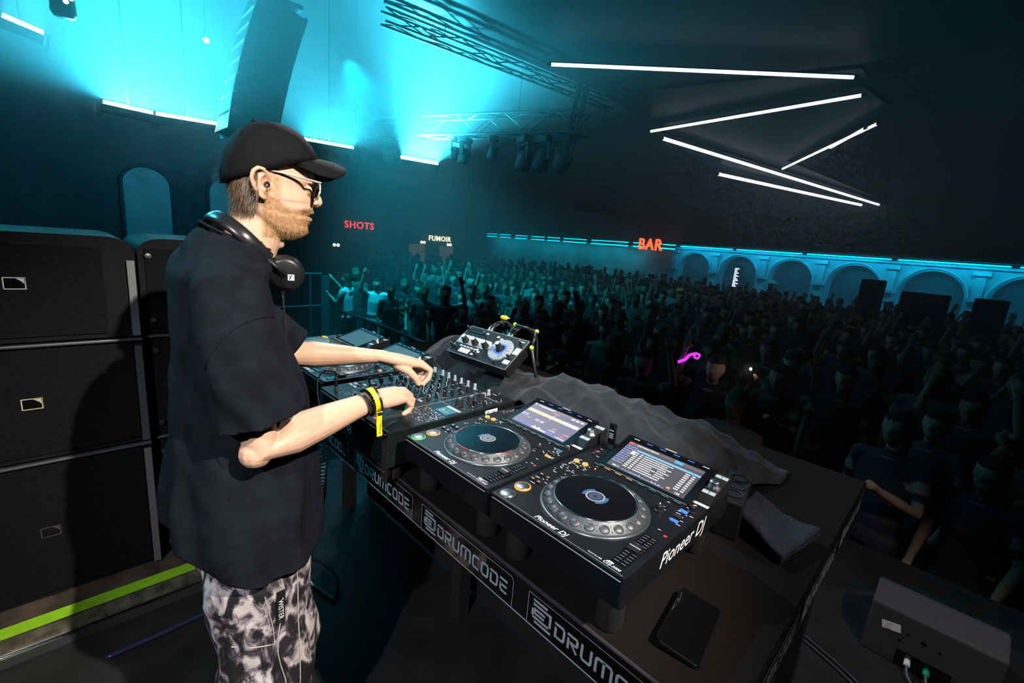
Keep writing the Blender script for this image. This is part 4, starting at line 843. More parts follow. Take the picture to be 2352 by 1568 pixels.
for i, (z0, z1, lm) in enumerate(LOGS):
    for c_ in range(2):
        y0, y1 = (-2.3+0.0, -0.415) if c_ == 0 else (-0.405, 0.0)
        t = thing('loudspeaker_cabinet', ('wide black loudspeaker, %s of the stack' % ['bottom', 'middle', 'top'][i]) if c_ == 0 else ('narrow dark loudspeaker behind the DJ, %s of its column' % ['bottom', 'middle', 'top'][i]), 'speaker', (-1.5, 0, 0), group='loudspeakers behind the DJ')
        dx_ = 0 if c_ == 0 else -0.035
        hz_ = z1-z0-0.006
        m = MB(); n = 8; rad = 0.05 if i == 2 else 0.004
        po = [(y0, z0), (y1, z0)] + [(y1-rad*1.6*(1-math.cos(a)), z0+hz_-rad*(1-math.sin(a))) for a in [math.pi/2*k/n for k in range(n+1)]] + ([(y0+rad*1.6*(1-math.sin(a)), z0+hz_-rad*(1-math.cos(a))) for a in [math.pi/2*k/n for k in range(n+1)]])
        m.prism(po, -0.55, -0.004+dx_); m.v = [(z, x, y) for x, y, z in m.v]
        o = m.build('cabinet', CAB, t); recalc(o.data)
        MB().bx(-0.004+dx_, y0+0.02, z0+0.018, 0.003+dx_, y1-0.03-(0.06 if i == 2 else 0), z0+hz_-0.018-(0.02 if i == 2 else 0)).build('grille', GRIL, t)
        MB().bx(-0.006+dx_, y0, z0+hz_-0.010, 0.012+dx_, y1-(0.09 if i == 2 else 0.0), z0+hz_-0.001).build('edge_rail', mat('rail_mid', (0.10, 0.11, 0.12), 0.4, 0.5), t, bev=0.002) if i < 2 else None
        if c_ == 0:
            MB().bx(-0.004, y1-0.026, z0+0.004, 0.010, y1-0.004, z0+hz_-0.03-(0.05 if i == 2 else 0)).build('side_rail', [mat('rail_grey', (0.12, 0.12, 0.13), 0.5), mat('rail_mid', (0.10, 0.11, 0.12), 0.4, 0.5), mat('rail_light', (0.30, 0.32, 0.34), 0.35, 0.6)][i], t)
            logo(t, -0.718, z0+(0.26, 0.205, 0.195)[i], lm)
        else:
            for z in (z0+0.05, z1-0.07): put('bolt', shared('bolt', lambda: MB().lathe([(0.012, 0), (0.010, 0.006), (0, 0.007)], 12, cap=False).mesh('bolt', STEEL)), t, (-0.03, y0+0.03, z), (0, math.radians(90), 0))
pt = thing('speaker_plinth', 'low wooden plinth with a lime green tape stripe under the loudspeakers', 'plinth', (-1.5, 0, 0))
MB().bx(-0.6, -2.4, 0.0, 0.0, 0.02, 0.203).build('box', mat('worn_wood', (0.055, 0.040, 0.030), 0.7, var=0.6, vscale=12, bump=0.4, bscale=40), pt)
MB().bx(0.0, -2.4, 0.098, 0.002, 0.02, 0.140).build('green_tape', mat('lime_tape', (0.28, 0.62, 0.02), 0.45, var=0.1), pt)
MB().bx(0.0, -2.4, 0.042, 0.012, 0.02, 0.090).build('worn_lip', mat('scuffed_metal', (0.14, 0.13, 0.10), 0.5, 0.4, var=0.6, vscale=25), pt)
MB().tube([(0.016, -2.4, 0.036), (0.016, 0.02, 0.036)], 0.010, 8).build('metal_edge', CHROME, pt, smooth=True)
MB().bx(0.0, -2.4, 0.0, 0.03, 0.02, 0.028).build('kick_plate', mat('kick_grey', (0.09, 0.095, 0.10), 0.4, 0.6), pt)
o = MB().add([(-1.47, -0.99, 0.30), (-1.47, -0.93, 0.42), (-1.465, -0.925, 0.16), (-1.465, -0.98, 0.13)], [(0, 1, 2, 3)]).add([(-1.468, -0.99, 0.28), (-1.463, -0.98, 0.12), (-1.463, -0.9, 0.13), (-1.463, -0.91, 0.24)], [(0, 1, 2, 3)]).build('tape_flag', mat('dark_green_tape', (0.03, 0.16, 0.03), 0.5))
so = o.modifiers.new('t', 'SOLIDIFY'); so.thickness = 0.002; tag(o, 'dark green tape end hanging at the left edge', 'tape')
o = MB().tube(path([(-1.30, -0.62, 0.01), (-1.30, -0.45, 0.012), (-1.31, -0.28, 0.012), (-1.33, -0.05, 0.01)]), 0.008, 8).build('floor_cable', mat('blue_black_cable', (0.03, 0.03, 0.09), 0.2, spec=0.9), smooth=True)
tag(o, 'glossy blue-black cable on the floor behind the DJ', 'cable')
t = thing('stand_loop', 'folded stand leg with pale edges lying on the dark floor', 'stand', (-1.15, 0.12, 0))
EDGE = mat('pale_edge', (0.45, 0.48, 0.5), 0.35)
MB().tube(path([(-0.23, 0.01, 0.02), (-0.10, -0.04, 0.012), (0.10, 0.0, 0.01)], 8), 0.006, 8).build('lower_rod', EDGE, t, smooth=True)
MB().tube(path([(-0.23, 0.01, 0.02), (-0.10, 0.05, 0.03), (0.02, 0.05, 0.03), (0.10, 0.0, 0.01)], 8), 0.006, 8).build('upper_rod', DMETAL, t, smooth=True)
MB().ball((-0.25, 0.0, 0.03), (0.03, 0.02, 0.025), 10, 8).build('hinge', GLOSS, t, smooth=True)
# ================================================================== THE DJ
HA = math.radians(12); HF = Vector((math.sin(HA), math.cos(HA), 0)); HR = Vector((math.cos(HA), -math.sin(HA), 0)); H0 = Vector((-0.60, -0.23, 0.60+O))
def hd(x, f, u): return H0 + HR*x + HF*f + Vector((0, 0, u))          # head frame: right, forward, up
def w3(x, y, z): return Vector((x, y, z+O))
B = MB(); LBL = []
def chain(pts, rs, n=12, flat=1.0, up=None):
    P = [Vector(p) for p in pts]
    d0 = (P[1]-P[0]).normalized(); d1 = (P[-1]-P[-2]).normalized()
    fl = list(flat) if isinstance(flat, (list, tuple)) else [flat]*len(P)
    P2 = [P[0]-d0*rs[0]*0.8, P[0]-d0*rs[0]*0.45] + P + [P[-1]+d1*rs[-1]*0.5, P[-1]+d1*rs[-1]*0.85]
    R2 = [rs[0]*0.45, rs[0]*0.85] + list(rs) + [rs[-1]*0.85, rs[-1]*0.45]
    B.tube(P2, R2, n, True, [fl[0]]*2+fl+[fl[-1]]*2, up)
# --- head: stacked rings following the profile
FR = [(-.118, .030), (-.113, .052), (-.104, .067), (-.096, .078), (-.088, .0785), (-.080, .0755), (-.072, .079), (-.064, .083), (-.058, .074), (-.052, .078), (-.044, .090), (-.036, .0905), (-.026, .087), (-.012, .086), (.0, .085), (.010, .0875), (.022, .0955), (.04, .095), (.06, .088), (.08, .074), (.10, .050), (.115, .022), (.122, .0)]
BK = [(-.118, .010), (-.110, -.005), (-.10, -.018), (-.08, -.045), (-.06, -.066), (-.04, -.079), (-.02, -.086), (.0, -.090), (.05, -.090), (.08, -.076), (.10, -.054), (.115, -.028), (.122, -.006)]
WD_ = [(-.118, .018), (-.110, .034), (-.10, .046), (-.085, .055), (-.065, .0625), (-.04, .067), (-.02, .0695), (.0, .0715), (.03, .0745), (.06, .072), (.08, .064), (.10, .048), (.115, .026), (.122, .008)]
N_ = 44; vs = []; lev = [-.118+.240*k/52 for k in range(53)]
for u in lev:
    ff, fb, w_ = lerp(FR, u), lerp(BK, u), lerp(WD_, u); fc = 0.35*ff+0.65*fb
    for k in range(N_):
        a = 2*math.pi*k/N_; c_, s_ = math.cos(a), math.sin(a)
        f_ = fc + (ff-fc)*abs(c_)**0.95 if c_ > 0 else fc-(fc-fb)*abs(c_)**0.95
        x = w_*math.copysign(abs(s_)**0.86, s_)
        if c_ > 0.35 and -.012 < u < .016: f_ -= 0.0065*math.exp(-((abs(x)-.032)/.016)**2)*math.exp(-((u-.004)/.011)**2)     # eye sockets
        if c_ > 0 and u < -.03: x *= 1-0.10*c_
        vs.append(hd(x, f_, u))
fs = [(i*N_+k, i*N_+(k+1) % N_, (i+1)*N_+(k+1) % N_, (i+1)*N_+k) for i in range(len(lev)-1) for k in range(N_)] + [tuple(range(N_-1, -1, -1)), tuple(range((len(lev)-1)*N_, len(lev)*N_))]
B.add(vs, fs)
# nose
nz = [(.014, .086, .0065), (.004, .094, .0075), (-.006, .102, .009), (-.015, .1065, .0115), (-.022, .1065, .0125), (-.028, .098, .0115)]
B.tube([hd(0, f_-r_*0.45, u) for u, f_, r_ in nz], [r_ for u, f_, r_ in nz], 14)
B.ball(hd(0, .1045, -.0205), .0098); 
for s_ in (-1, 1):
    B.ball(hd(s_*.0115, .0945, -.024), (.0075, .0095, .007)); B.ball(hd(s_*.032, .0735, .003), .0120)
    B.tube([hd(s_*.012, .0935, .019), hd(s_*.03, .0915, .022), hd(s_*.048, .078, .020)], [.004, .0045, .003], 8)
# lips
B.tube([hd(-.024, .070, -.054), hd(-.012, .0845, -.0475), hd(0, .0885, -.0465), hd(.012, .0845, -.0475), hd(.024, .070, -.054)], [.003, .0052, .0055, .0052, .003], 10)
B.tube([hd(-.022, .068, -.060), hd(-.012, .079, -.065), hd(0, .083, -.0665), hd(.012, .079, -.065), hd(.022, .068, -.060)], [.003, .006, .0068, .006, .003], 10)
# ears
for s_ in (-1, 1):
    def er(f_, u, x): return hd(s_*x, f_, u)
    B.tube([er(-.012, .010, .0725), er(-.014, .024, .0775), er(-.022, .033, .0825), er(-.034, .0345, .086), er(-.044, .026, .0885), er(-.0475, .012, .0885), er(-.044, -.004, .0855), er(-.036, -.018, .080), er(-.026, -.027, .0765), er(-.018, -.029, .0745)], [.0035, .0042, .0046, .0048, .005, .005, .0048, .0048, .0058, .0052], 10)
    B.tube([er(-.020, .022, .076), er(-.030, .018, .0805), er(-.035, .004, .081), er(-.030, -.010, .079), er(-.020, -.014, .077)], [.003, .004, .0042, .004, .0035], 8)
    B.tube([er(-.030, .028, .0755), er(-.036, .006, .076), er(-.026, -.022, .0735)], [.009, .010, .008], 10, flat=0.5, up=HR)
    B.ball(er(-.0145, -.004, .0755), (.004, .0045, .007))
# neck and throat
B.tube([hd(0, -.030, .0), hd(0, -.028, -.04), hd(0, -.032, -.08), hd(0, -.044, -.12), hd(0, -.060, -.165), hd(0, -.078, -.215)], [.055, .054, .053, .055, .060, .070], 24, flat=[1.05, 1.08, 1.08, 1.08, 1.0, 0.9], up=HF)
B.ball(hd(0, .014, -.128), (.013, .011, .015)); B.ball(hd(0, -.005, -.098), (.040, .045, .028))
# trunk and legs beneath the clothes
B.tube([w3(-.60, -.318, .44), w3(-.60, -.335, .38), w3(-.60, -.335, .25), w3(-.60, -.325, .05), w3(-.60, -.32, -.12), w3(-.60, -.32, -.22)], [.08, .130, .145, .135, .145, .150], 24, flat=[.7, .56, .56, .66, .68, .70], up=(0, 1, 0))
HIPS = ((1, -.505, -.315), (-1, -.695, -.285))
for s_, x, y in HIPS:
    B.tube([w3(x+s_*-.01, y-.005, -.20), w3(x, y, -.30), w3(x+s_*.005, y+.01, -.60), w3(x, y, -.85), w3(x, y-.01, -1.0), w3(x, y, -1.04)], [.095, .088, .066, .055, .042, .042], 16)
    B.tube([w3(x, y-.05, -1.045), w3(x, y+.05, -1.05), w3(x, y+.15, -1.06)], [.038, .042, .034], 12, flat=.7)
# arms
RS, RE, RW = w3(-.420, -.368, .365), w3(-.372, -.335, .045), w3(-.414, -.052, .087)
LS, LE, LW = w3(-.785, -.355, .365), w3(-.760, -.135, .140), w3(-.676, .118, .122)
chain([w3(-.48, -.350, .370), RS, RS.lerp(RE, .35), RS.lerp(RE, .75), RE, RE.lerp(RW, .22), RE.lerp(RW, .5), RE.lerp(RW, .8), RW], [.042, .046, .044, .042, .041, .0455, .0395, .030, .0262], 18, [1, 1, 1, 1, 1, 1, .95, .85, .78], up=(1, 0, .3))
chain([w3(-.72, -.350, .370), LS, LS.lerp(LE, .35), LS.lerp(LE, .75), LE, LE.lerp(LW, .22), LE.lerp(LW, .5), LE.lerp(LW, .8), LW], [.042, .046, .044, .042, .039, .041, .035, .028, .0255], 18, [1, 1, 1, 1, 1, 1, .95, .85, .78], up=(0, 0, 1))
B.ball(RE+Vector((.002, -.012, -.008)), .034)
def hand(W0, kn, fingers, thumb, up):
    """palm from the wrist to the four knuckles, then five finger chains"""
    mid = (kn[1]+kn[2])/2
    for i, k_ in enumerate(kn):
        a = W0+(k_-mid)*0.55
        B.tube([W0+(k_-mid)*0.25-(mid-W0)*.12, a.lerp(k_, .35), a.lerp(k_, .7), k_], [.0180, .0185, .0155, .0108], 12)
    for f_, r_ in zip(fingers, (.0102, .0105, .0100, .0090)):
        chain(f_, [r_*1.08, r_, r_*.92, r_*.80][:len(f_)] if len(f_) == 4 else [r_*1.1, r_*.95, r_*.8], 12)
    chain(thumb, [.0175, .0138, .0120, .0100], 12)
# right hand: closed over the front faders
kR = [w3(-.470, .048, .080), w3(-.452, .058, .083), w3(-.434, .056, .078), w3(-.418, .045, .069)]
hand(RW, kR, [[kR[0], w3(-.474, .076, .058), w3(-.472, .075, .037), w3(-.468, .068, .021)], [kR[1], w3(-.455, .085, .060), w3(-.453, .083, .038), w3(-.450, .073, .021)],
              [kR[2], w3(-.436, .081, .054), w3(-.435, .076, .034), w3(-.436, .063, .022)], [kR[3], w3(-.419, .067, .046), w3(-.420, .060, .030), w3(-.424, .046, .023)]],
     [w3(-.446, -.015, .066), w3(-.474, .012, .048), w3(-.480, .036, .036), w3(-.472, .056, .026)], (0, 0, 1))
# left hand: thumb and forefinger turning a knob
kL = [w3(-.618, .230, .093), w3(-.637, .240, .095), w3(-.656, .234, .088), w3(-.672, .220, .078)]
hand(LW, kL, [[kL[0], w3(-.600, .256, .074), w3(-.596, .245, .050), w3(-.599, .226, .033)], [kL[1], w3(-.621, .266, .072), w3(-.621, .254, .049), w3(-.626, .232, .037)],
              [kL[2], w3(-.643, .258, .066), w3(-.644, .244, .046), w3(-.650, .222, .040)], [kL[3], w3(-.661, .241, .058), w3(-.662, .227, .044), w3(-.666, .209, .042)]],
     [w3(-.650, .158, .096), w3(-.622, .186, .074), w3(-.610, .204, .053), w3(-.607, .212, .034)], (0, 0, 1))
body = remesh(B, 0.0027, 3, 0.5)
# skin colouring that belongs to the person: ginger beard, lips, redder ears and knuckles
def beard_mask(x, f_, u):
    ax_ = abs(x)
    line = lerp([(-.02, -.010), (.0, -.018), (.02, -.034), (.04, -.047), (.055, -.046), (.066, -.036), (.10, -.033)], f_)     # upper edge of the beard over the forward coordinate
    side = max(0, min(1, (line-u)/.010))
    burn = max(0, 1-abs(f_-(.004+.10*max(0, -u)*.2))/.012)*(1 if -.05 < u < .03 else 0)
    low = max(0, min(1, (u+.122+(.0 if f_ > .03 else (.03-f_)*.55))/.012))
    front = 1 if f_ > -.020 else max(0, 1-(-.020-f_)/.012)
    m_ = max(side*front, burn*.75)*low
    if f_ > .060 and ax_ < .017 and -.072 < u < -.050: m_ *= .15
    if u < -.116: m_ = 0
    return m_
at = body.color_attributes.new('skin_tint', 'FLOAT_COLOR', 'POINT')
SK = Vector((.70, .44, .305)); BE = Vector((.34, .175, .062)); LI = Vector((.62, .28, .24)); RE_ = Vector((.72, .36, .25))
cols = []; HEADV = []
for i, v_ in enumerate(body.vertices):
    d = v_.co-H0; x, f_, u = d.dot(HR), d.dot(HF), d.z; c_ = SK
    if u > -.16 and abs(x) < .11 and abs(f_) < .14:
        m_ = beard_mask(x, f_, u)*(0.66+.5*noise.noise(v_.co*160))
        if abs(x) > .072 and -.05 < f_ < -.005: c_ = SK.lerp(RE_, .55)
        if f_ > .070 and abs(x) < .022 and (-.074 < u < -.058): c_ = LI; m_ = 0
        hl = u < .03+.40*(f_+.09) and u > -.058+.55*max(0, f_+.055) and f_ < -.036 and abs(x) < .074
        if hl: c_ = Vector((.13, .080, .045))
        c_ = c_.lerp(BE, max(0, min(1, m_)))
        HEADV.append((i, x, f_, u, m_))
    cols += [*c_, 1.0]
at.data.foreach_set('color', cols)
sk = bpy.data.materials.new('skin'); sk.use_nodes = True; MATS['skin'] = sk
nt = sk.node_tree; b_ = nt.nodes['Principled BSDF']; a_ = nt.nodes.new('ShaderNodeAttribute'); a_.attribute_name = 'skin_tint'
nz_ = nt.nodes.new('ShaderNodeTexNoise'); nz_.inputs['Scale'].default_value = 35; mx_ = nt.nodes.new('ShaderNodeMixRGB'); mx_.blend_type = 'MULTIPLY'; mx_.inputs['Fac'].default_value = 0.22
nt.links.new(a_.outputs['Color'], mx_.inputs['Color1']); nt.links.new(nz_.outputs['Fac'], mx_.inputs['Color2']); nt.links.new(mx_.outputs['Color'], b_.inputs['Base Color'])
b_.inputs['Roughness'].default_value = 0.48; b_.inputs['Subsurface Weight'].default_value = 0.0; b_.inputs['Specular IOR Level'].default_value = 0.35
n2 = nt.nodes.new('ShaderNodeTexNoise'); n2.inputs['Scale'].default_value = 320; bp = nt.nodes.new('ShaderNodeBump'); bp.inputs['Strength'].default_value = 0.18; bp.inputs['Distance'].default_value = 0.001
nt.links.new(n2.outputs['Fac'], bp.inputs['Height']); nt.links.new(bp.outputs['Normal'], b_.inputs['Normal'])
body.materials.append(sk)
dj = put('person', body)
tag(dj, 'bearded DJ in black cap, black T-shirt and marbled trousers leaning over the mixer', 'person')
# nails
NAIL = mat('nail', (.80, .56, .46), .25)
def nail(tip, prev, nrm):
    t_ = (Vector(tip)-Vector(prev)).normalized(); n_ = Vector(nrm); n_ = (n_-t_*n_.dot(t_)).normalized(); b2 = t_.cross(n_)
    p = Vector(tip)+n_*.0074+t_*.001; m = MB(); m.ball((0, 0, 0), (1, 1, 1), 10, 6); m.v = [tuple(p+t_*(a*.0055)+b2*(b*.0046)+n_*(c*.0012)) for a, b, c in m.v]
    m.build('fingernail', NAIL, dj, smooth=True)
nail(w3(-.607, .212, .034), w3(-.610, .204, .053), (1, -.5, .2)); nail(w3(-.599, .226, .033), w3(-.596, .245, .050), (.5, 1, .1)); nail(w3(-.472, .056, .026), w3(-.480, .036, .036), (-.6, 0, 1))
# --- hair and beard as strands
HAIRM = mat('hair_brown', (.17, .105, .058), .45, var=.4, vscale=90); BEARDM = mat('beard_ginger', (.46, .25, .085), .5, var=.45, vscale=300)
def strand(m, p, d, nrm, L, w_, bend, seg=3):
    d = d.normalized(); s_ = d.cross(nrm).normalized()*w_; q = p.copy(); vs = []
    for k in range(seg+1):
        t_ = k/seg; vs += [q-s_*(1-t_*.85), q+s_*(1-t_*.85)]; q = q+(d+bend*t_)*(L/seg)
    m.add(vs, [(2*k, 2*k+1, 2*k+3, 2*k+2) for k in range(seg)])
rr = random.Random(21); mb_ = MB(); mh_ = MB()
for i, x, f_, u, m_ in HEADV:
    v_ = body.vertices[i]; n_ = v_.normal
    if beard_mask(x, f_, u) > .3 and rr.random() < .75:
        d = Vector((0, 0, -1))*.8+HF*.35+n_*.55+Vector((rr.uniform(-.4, .4), rr.uniform(-.4, .4), rr.uniform(-.3, .3)))
        strand(mb_, v_.co-n_*.001, d, n_, rr.uniform(.0035, .0075)*(1.1 if u < -.07 else .75), .00032, -n_*.35, 2)
    hairline = u < .03+.40*(f_+.09) and u > -.062+.55*max(0, f_+.055) and f_ < -.034 and abs(x) < .085
    if hairline and rr.random() < .9:
        d = Vector((0, 0, -1))+n_*.28-HF*.15+Vector((rr.uniform(-.15, .15),)*3)
        strand(mh_, v_.co, d, n_, rr.uniform(.012, .026), .00075, -n_*.25-HF*.18)
    if -.020 < f_ < .014 and -.012 < u < .040 and abs(x) > .05 and rr.random() < .10:
        strand(mb_, v_.co, Vector((0, 0, -1))+HF*.1+n_*.15, n_, rr.uniform(.006, .012), .0004, n_*0)
for k in range(260):                                              # tuft through the opening at the back of the cap
    p = hd(rr.uniform(-.022, .022), -.098, .018+rr.uniform(-.012, .016)); strand(mh_, p, -HF+Vector((0, 0, rr.uniform(-.6, .35)))+HR*rr.uniform(-.4, .4), Vector((0, 0, 1)), rr.uniform(.014, .028), .0008, Vector((0, 0, -.5)))
o = mb_.build('beard', BEARDM, dj); o['kind'] = 'stuff'
o = mh_.build('hair', HAIRM, dj); o['kind'] = 'stuff'
# --- cap
CAPM = mat('cap_cotton', (.0055, .0055, .006), .75, spec=.12, var=.2, vscale=40, bump=.25, bscale=800)
def rim(f_): return .4*(f_+.097)
TOPC = [(-.103, .004), (-.1025, .030), (-.100, .052), (-.092, .079), (-.081, .097), (-.062, .121), (-.035, .138), (-.01, .1435), (.02, .1435), (.05, .1365), (.07, .122), (.085, .103), (.097, .082), (.1005, .0795)]
sl_ = [-.103, -.1028, -.1022, -.1005, -.097, -.092, -.085, -.076, -.066, -.055, -.042, -.028, -.014, 0, .014, .028, .042, .055, .066, .076, .084, .090, .095, .0985, .1005]
vs = []; NA = 33
for f_ in sl_:
    W_ = .0835*math.sqrt(max(0.0004, 1-(abs(f_+.001)/.1045)**2.6)); Hh = max(.0015, lerp(TOPC, f_)-rim(f_))
    for k in range(NA):
        a = math.pi*k/(NA-1); cc = math.cos(a)
        x = W_*math.copysign(abs(cc)**.82, cc); uu = rim(f_)+Hh*abs(math.sin(a))**.80
        uu += .0012*noise.noise((x*30, f_*30, uu*30)); vs.append(hd(x, f_, uu))
m = MB(); m.add(vs, [(i*NA+k, i*NA+k+1, (i+1)*NA+k+1, (i+1)*NA+k) for i in range(len(sl_)-1) for k in range(NA-1)])
cp = m.build('cap', CAPM, dj, smooth=True); recalc(cp.data); q = cp.modifiers.new('t', 'SOLIDIFY'); q.thickness = .0022; q.offset = 1
m = MB(); K1, K2 = 31, 10
for j in range(K2):
    for i in range(K1):
        s_ = -1+2*i/(K1-1); r_ = j/(K2-1); s_ = math.copysign(abs(s_)**.8, s_)
        x = .0775*s_; fi = .034+.067*max(0, 1-s_*s_)**.5; fe = .035+.132*max(0, 1-abs(s_)**3.4)**.42
        f_ = fi+(max(fe, fi)-fi)*r_; x *= 1-.05*r_*abs(s_)
        u = (rim(fi)+.001)*(1-r_)+(.081-.19*(max(fe, fi)-.10)-(7.2+33*max(0, max(fe, fi)-.035))*x*x)*r_+.004*math.sin(r_*math.pi)
        m.v.append(tuple(hd(x, f_, u)))
m.f = [(j*K1+i, j*K1+i+1, (j+1)*K1+i+1, (j+1)*K1+i) for j in range(K2-1) for i in range(K1-1)]; m.m = [0]*len(m.f)
br = m.build('brim', CAPM, cp, smooth=True); q = br.modifiers.new('t', 'SOLIDIFY'); q.thickness = .0035; q.offset = 0
MB().ball(hd(0, -.032, .1415), (.0075, .0075, .004), 14, 8).build('button', CAPM, cp, smooth=True)
for s_ in (-1, 1):                                               # panel seams
    pts = []
    for k in range(12):
        f_ = -.032+(.085*k/11 if s_ > 0 else -.066*k/11); W_ = .0835*math.sqrt(max(.0004, 1-(abs(f_+.001)/.1045)**2.6)); Hh = lerp(TOPC, f_)-rim(f_); a = math.pi/2-(.98*k/11*math.pi/2*.9)
        cc = math.cos(a); pts.append(hd(W_*abs(cc)**.82+.0012, f_, rim(f_)+Hh*abs(math.sin(a))**.80+.0018))
    MB().tube(pts, .0010, 5).build('seam', CAPM, cp)
# --- glasses
CLEAR = mat('clear_acetate', (.78, .74, .62), .12, spec=.7, trans=.35)
g = put('glasses', None, dj)
for s_ in (-1, 1):
    MB().tube([hd(s_*.076, -.018, .033), hd(s_*.077, .010, .0315), hd(s_*.0745, .046, .0275), hd(s_*.071, .098, .0205)], [.0022, .0026, .0030, .0032], 8, flat=.75).build('temple', CLEAR, g, smooth=True)
    lens = [hd(s_*(.040+.028*math.cos(a)), .1005-.004*abs(math.cos(a))-.0065*max(0, -math.sin(a)), .0015+.019*math.sin(a)*(1 if math.sin(a) > 0 else 1.02)) for a in [2*math.pi*k/24 for k in range(24)]]
    MB().tube(lens+[lens[0]], .0020, 8).build('lens_rim', CLEAR, g, smooth=True)
    m = MB(); m.add(lens, [tuple(range(24))]); m.build('lens', mat('smoke_lens', (.015, .012, .010), .06, spec=.7, trans=.25), g)
MB().tube([hd(-.013, .1005, .008), hd(0, .1045, .011), hd(.013, .1005, .008)], .0022, 8).build('bridge', CLEAR, g, smooth=True)
for s_ in (-1, 1):
    e = MB().ball(hd(s_*.0755, -.0165, .001), (.0075, .0065, .0075), 12, 8).build('earplug', GLOSS, dj, smooth=True)
    MB().ball(hd(s_*.082, -.0165, -.001), (.003, .0035, .004), 8, 6).build('earplug_tip', STEEL, e)
# --- T-shirt
T_ = MB()
TOR = [(.492, -.312, .062, .076, .32), (.476, -.318, .074, .098, .30), (.455, -.330, .080, .135, .24), (.430, -.342, .084, .168, .16), (.39, -.350, .092, .182, .08), (.34, -.347, .098, .186, .03), (.27, -.336, .108, .186, 0), (.17, -.318, .126, .186, 0), (.06, -.313, .143, .188, 0), (-.05, -.315, .157, .200, 0), (-.15, -.318, .166, .220, 0), (-.24, -.318, .168, .234, 0), (-.32, -.316, .168, .240, 0)]
n = 40; vs = []
for z, yc, ry, rx_, tl_ in TOR:
    for k in range(n):
        a = 2*math.pi*k/n; c_, s_ = math.cos(a), math.sin(a)
        vs.append(w3(-.60+rx_*math.copysign(abs(c_)**.88, c_), yc+ry*math.copysign(abs(s_)**.88, s_), z-tl_*ry*s_-.5*tl_*ry))
T_.add(vs, [(i*n+k, i*n+(k+1) % n, (i+1)*n+(k+1) % n, (i+1)*n+k) for i in range(len(TOR)-1) for k in range(n)] + [tuple(range(n-1, -1, -1)), tuple(range((len(TOR)-1)*n, len(TOR)*n))])
RC = w3(-.372, -.325, .122)       # right cuff centre
T_.tube([w3(-.50, -.358, .385), w3(-.425, -.366, .365), w3(-.400, -.362, .300), w3(-.386, -.346, .200), w3(-.376, -.332, .12), w3(-.371, -.322, .045)], [.062, .070, .074, .077, .079, .081], 26, flat=[1.0, 1.05, 1.10, 1.10, 1.04, 1.0], up=(0, 1, 0))
LC = LS.lerp(LE, .93)
LD = (LE-LS).normalized()
T_.tube([w3(-.70, -.352, .385), w3(-.778, -.352, .362), LS.lerp(LE, .4), LS.lerp(LE, .72), LC+LD*.03], [.062, .070, .074, .077, .080], 26, flat=1.0, up=(0, 1, .4))
sh = remesh(T_, 0.0055, 6, 0.6)
bm = bmesh.new(); bm.from_mesh(sh)
def fold(p):
    x, y, z = p.x, p.y, p.z-O
    w_ = noise.noise((x*5, y*5, z*2.2)); a = math.atan2(y+.32, x+.60)
    d = .0090*math.sin(a*9+z*5+w_*3)*max(0, min(1, (.24-z)/.35))
    d += .0100*noise.noise((x*7+z*3, y*7-z*4, z*5.5))+.0035*noise.noise((x*19, y*19, z*11))
    d += .0050*math.sin((z*1.0+y*1.6+x*.6)*46+w_*4)*math.exp(-((z-.10)/.13)**2)*(1 if x > -.5 else .4)
    d += .006*math.sin((z-y*.7)*75+w_*3)*math.exp(-((z-.43)/.05)**2)
    return d
bm.normal_update()
for v_ in bm.verts: v_.co += v_.normal*fold(v_.co)
# hanging fold where the sleeve meets the body at the back
kill = []
rdir = Vector((.0, .28, -1)).normalized()
for f_ in bm.faces:
    c_ = f_.calc_center_median(); z = c_.z-O
    if z < -.292+.42*max(0, -.34-c_.y)+.012*math.sin(c_.x*9+c_.y*11): kill.append(f_)
    elif c_.x > -.425 and (c_-RC).dot(rdir) > .0 and (c_-RC).length < .15 and z > .0: kill.append(f_)
    elif c_.x < -.62 and (c_-LC).dot(LD) > 0 and (c_-LC).length < .14 and c_.y > -.178: kill.append(f_)
    elif (c_.z-O-.455)+.34*(c_.y+.31) > .012 and f_.normal.z > .6 and abs(c_.x+.60) < .075 and (c_.y+.31)**2 < .005: kill.append(f_)
bmesh.ops.delete(bm, geom=kill, context='FACES'); bmesh.ops.delete(bm, geom=[v_ for v_ in bm.verts if not v_.link_faces], context='VERTS')
for v_ in bm.verts:                                             # straighten hem and cuffs
    if not v_.is_boundary: continue
    c_ = v_.co; z = c_.z-O
    if z < -.15: v_.co.z = O-.290+.42*max(0, -.34-c_.y)+.012*math.sin(c_.x*9+c_.y*11)
    elif c_.x > -.44 and z < .25: v_.co -= rdir*((c_-RC).dot(rdir)+.002)
    elif c_.x < -.64 and z < .35: v_.co -= LD*((c_-LC).dot(LD)+.002)
bm.to_mesh(sh); bm.free()
SHIRT = mat('navy_black_cotton', (.0075, .0095, .0135), .9, spec=.10, var=.25, vscale=30, bump=.35, bscale=1100)
sh.materials.append(SHIRT)
ts = put('t_shirt', sh, dj); q = ts.modifiers.new('t', 'SOLIDIFY'); q.thickness = .0025; q.offset = -1
MB().tube([w3(-.60+.079*math.cos(a), -.312+.066*math.sin(a), .483-.024*math.sin(a)-.012*abs(math.cos(a))) for a in [2*math.pi*k/32 for k in range(33)]], .0075, 8, caps=False, flat=.55).build('collar', SHIRT, ts, smooth=True)
bpy.context.view_layer.update()
def on_shirt(y, z):
    hit, loc_, nr, ix = ts.ray_cast(Vector((.3, y, z+O)), Vector((-1, 0, 0)))
    return loc_+nr*.0005 if hit else w3(-.33, y, z)
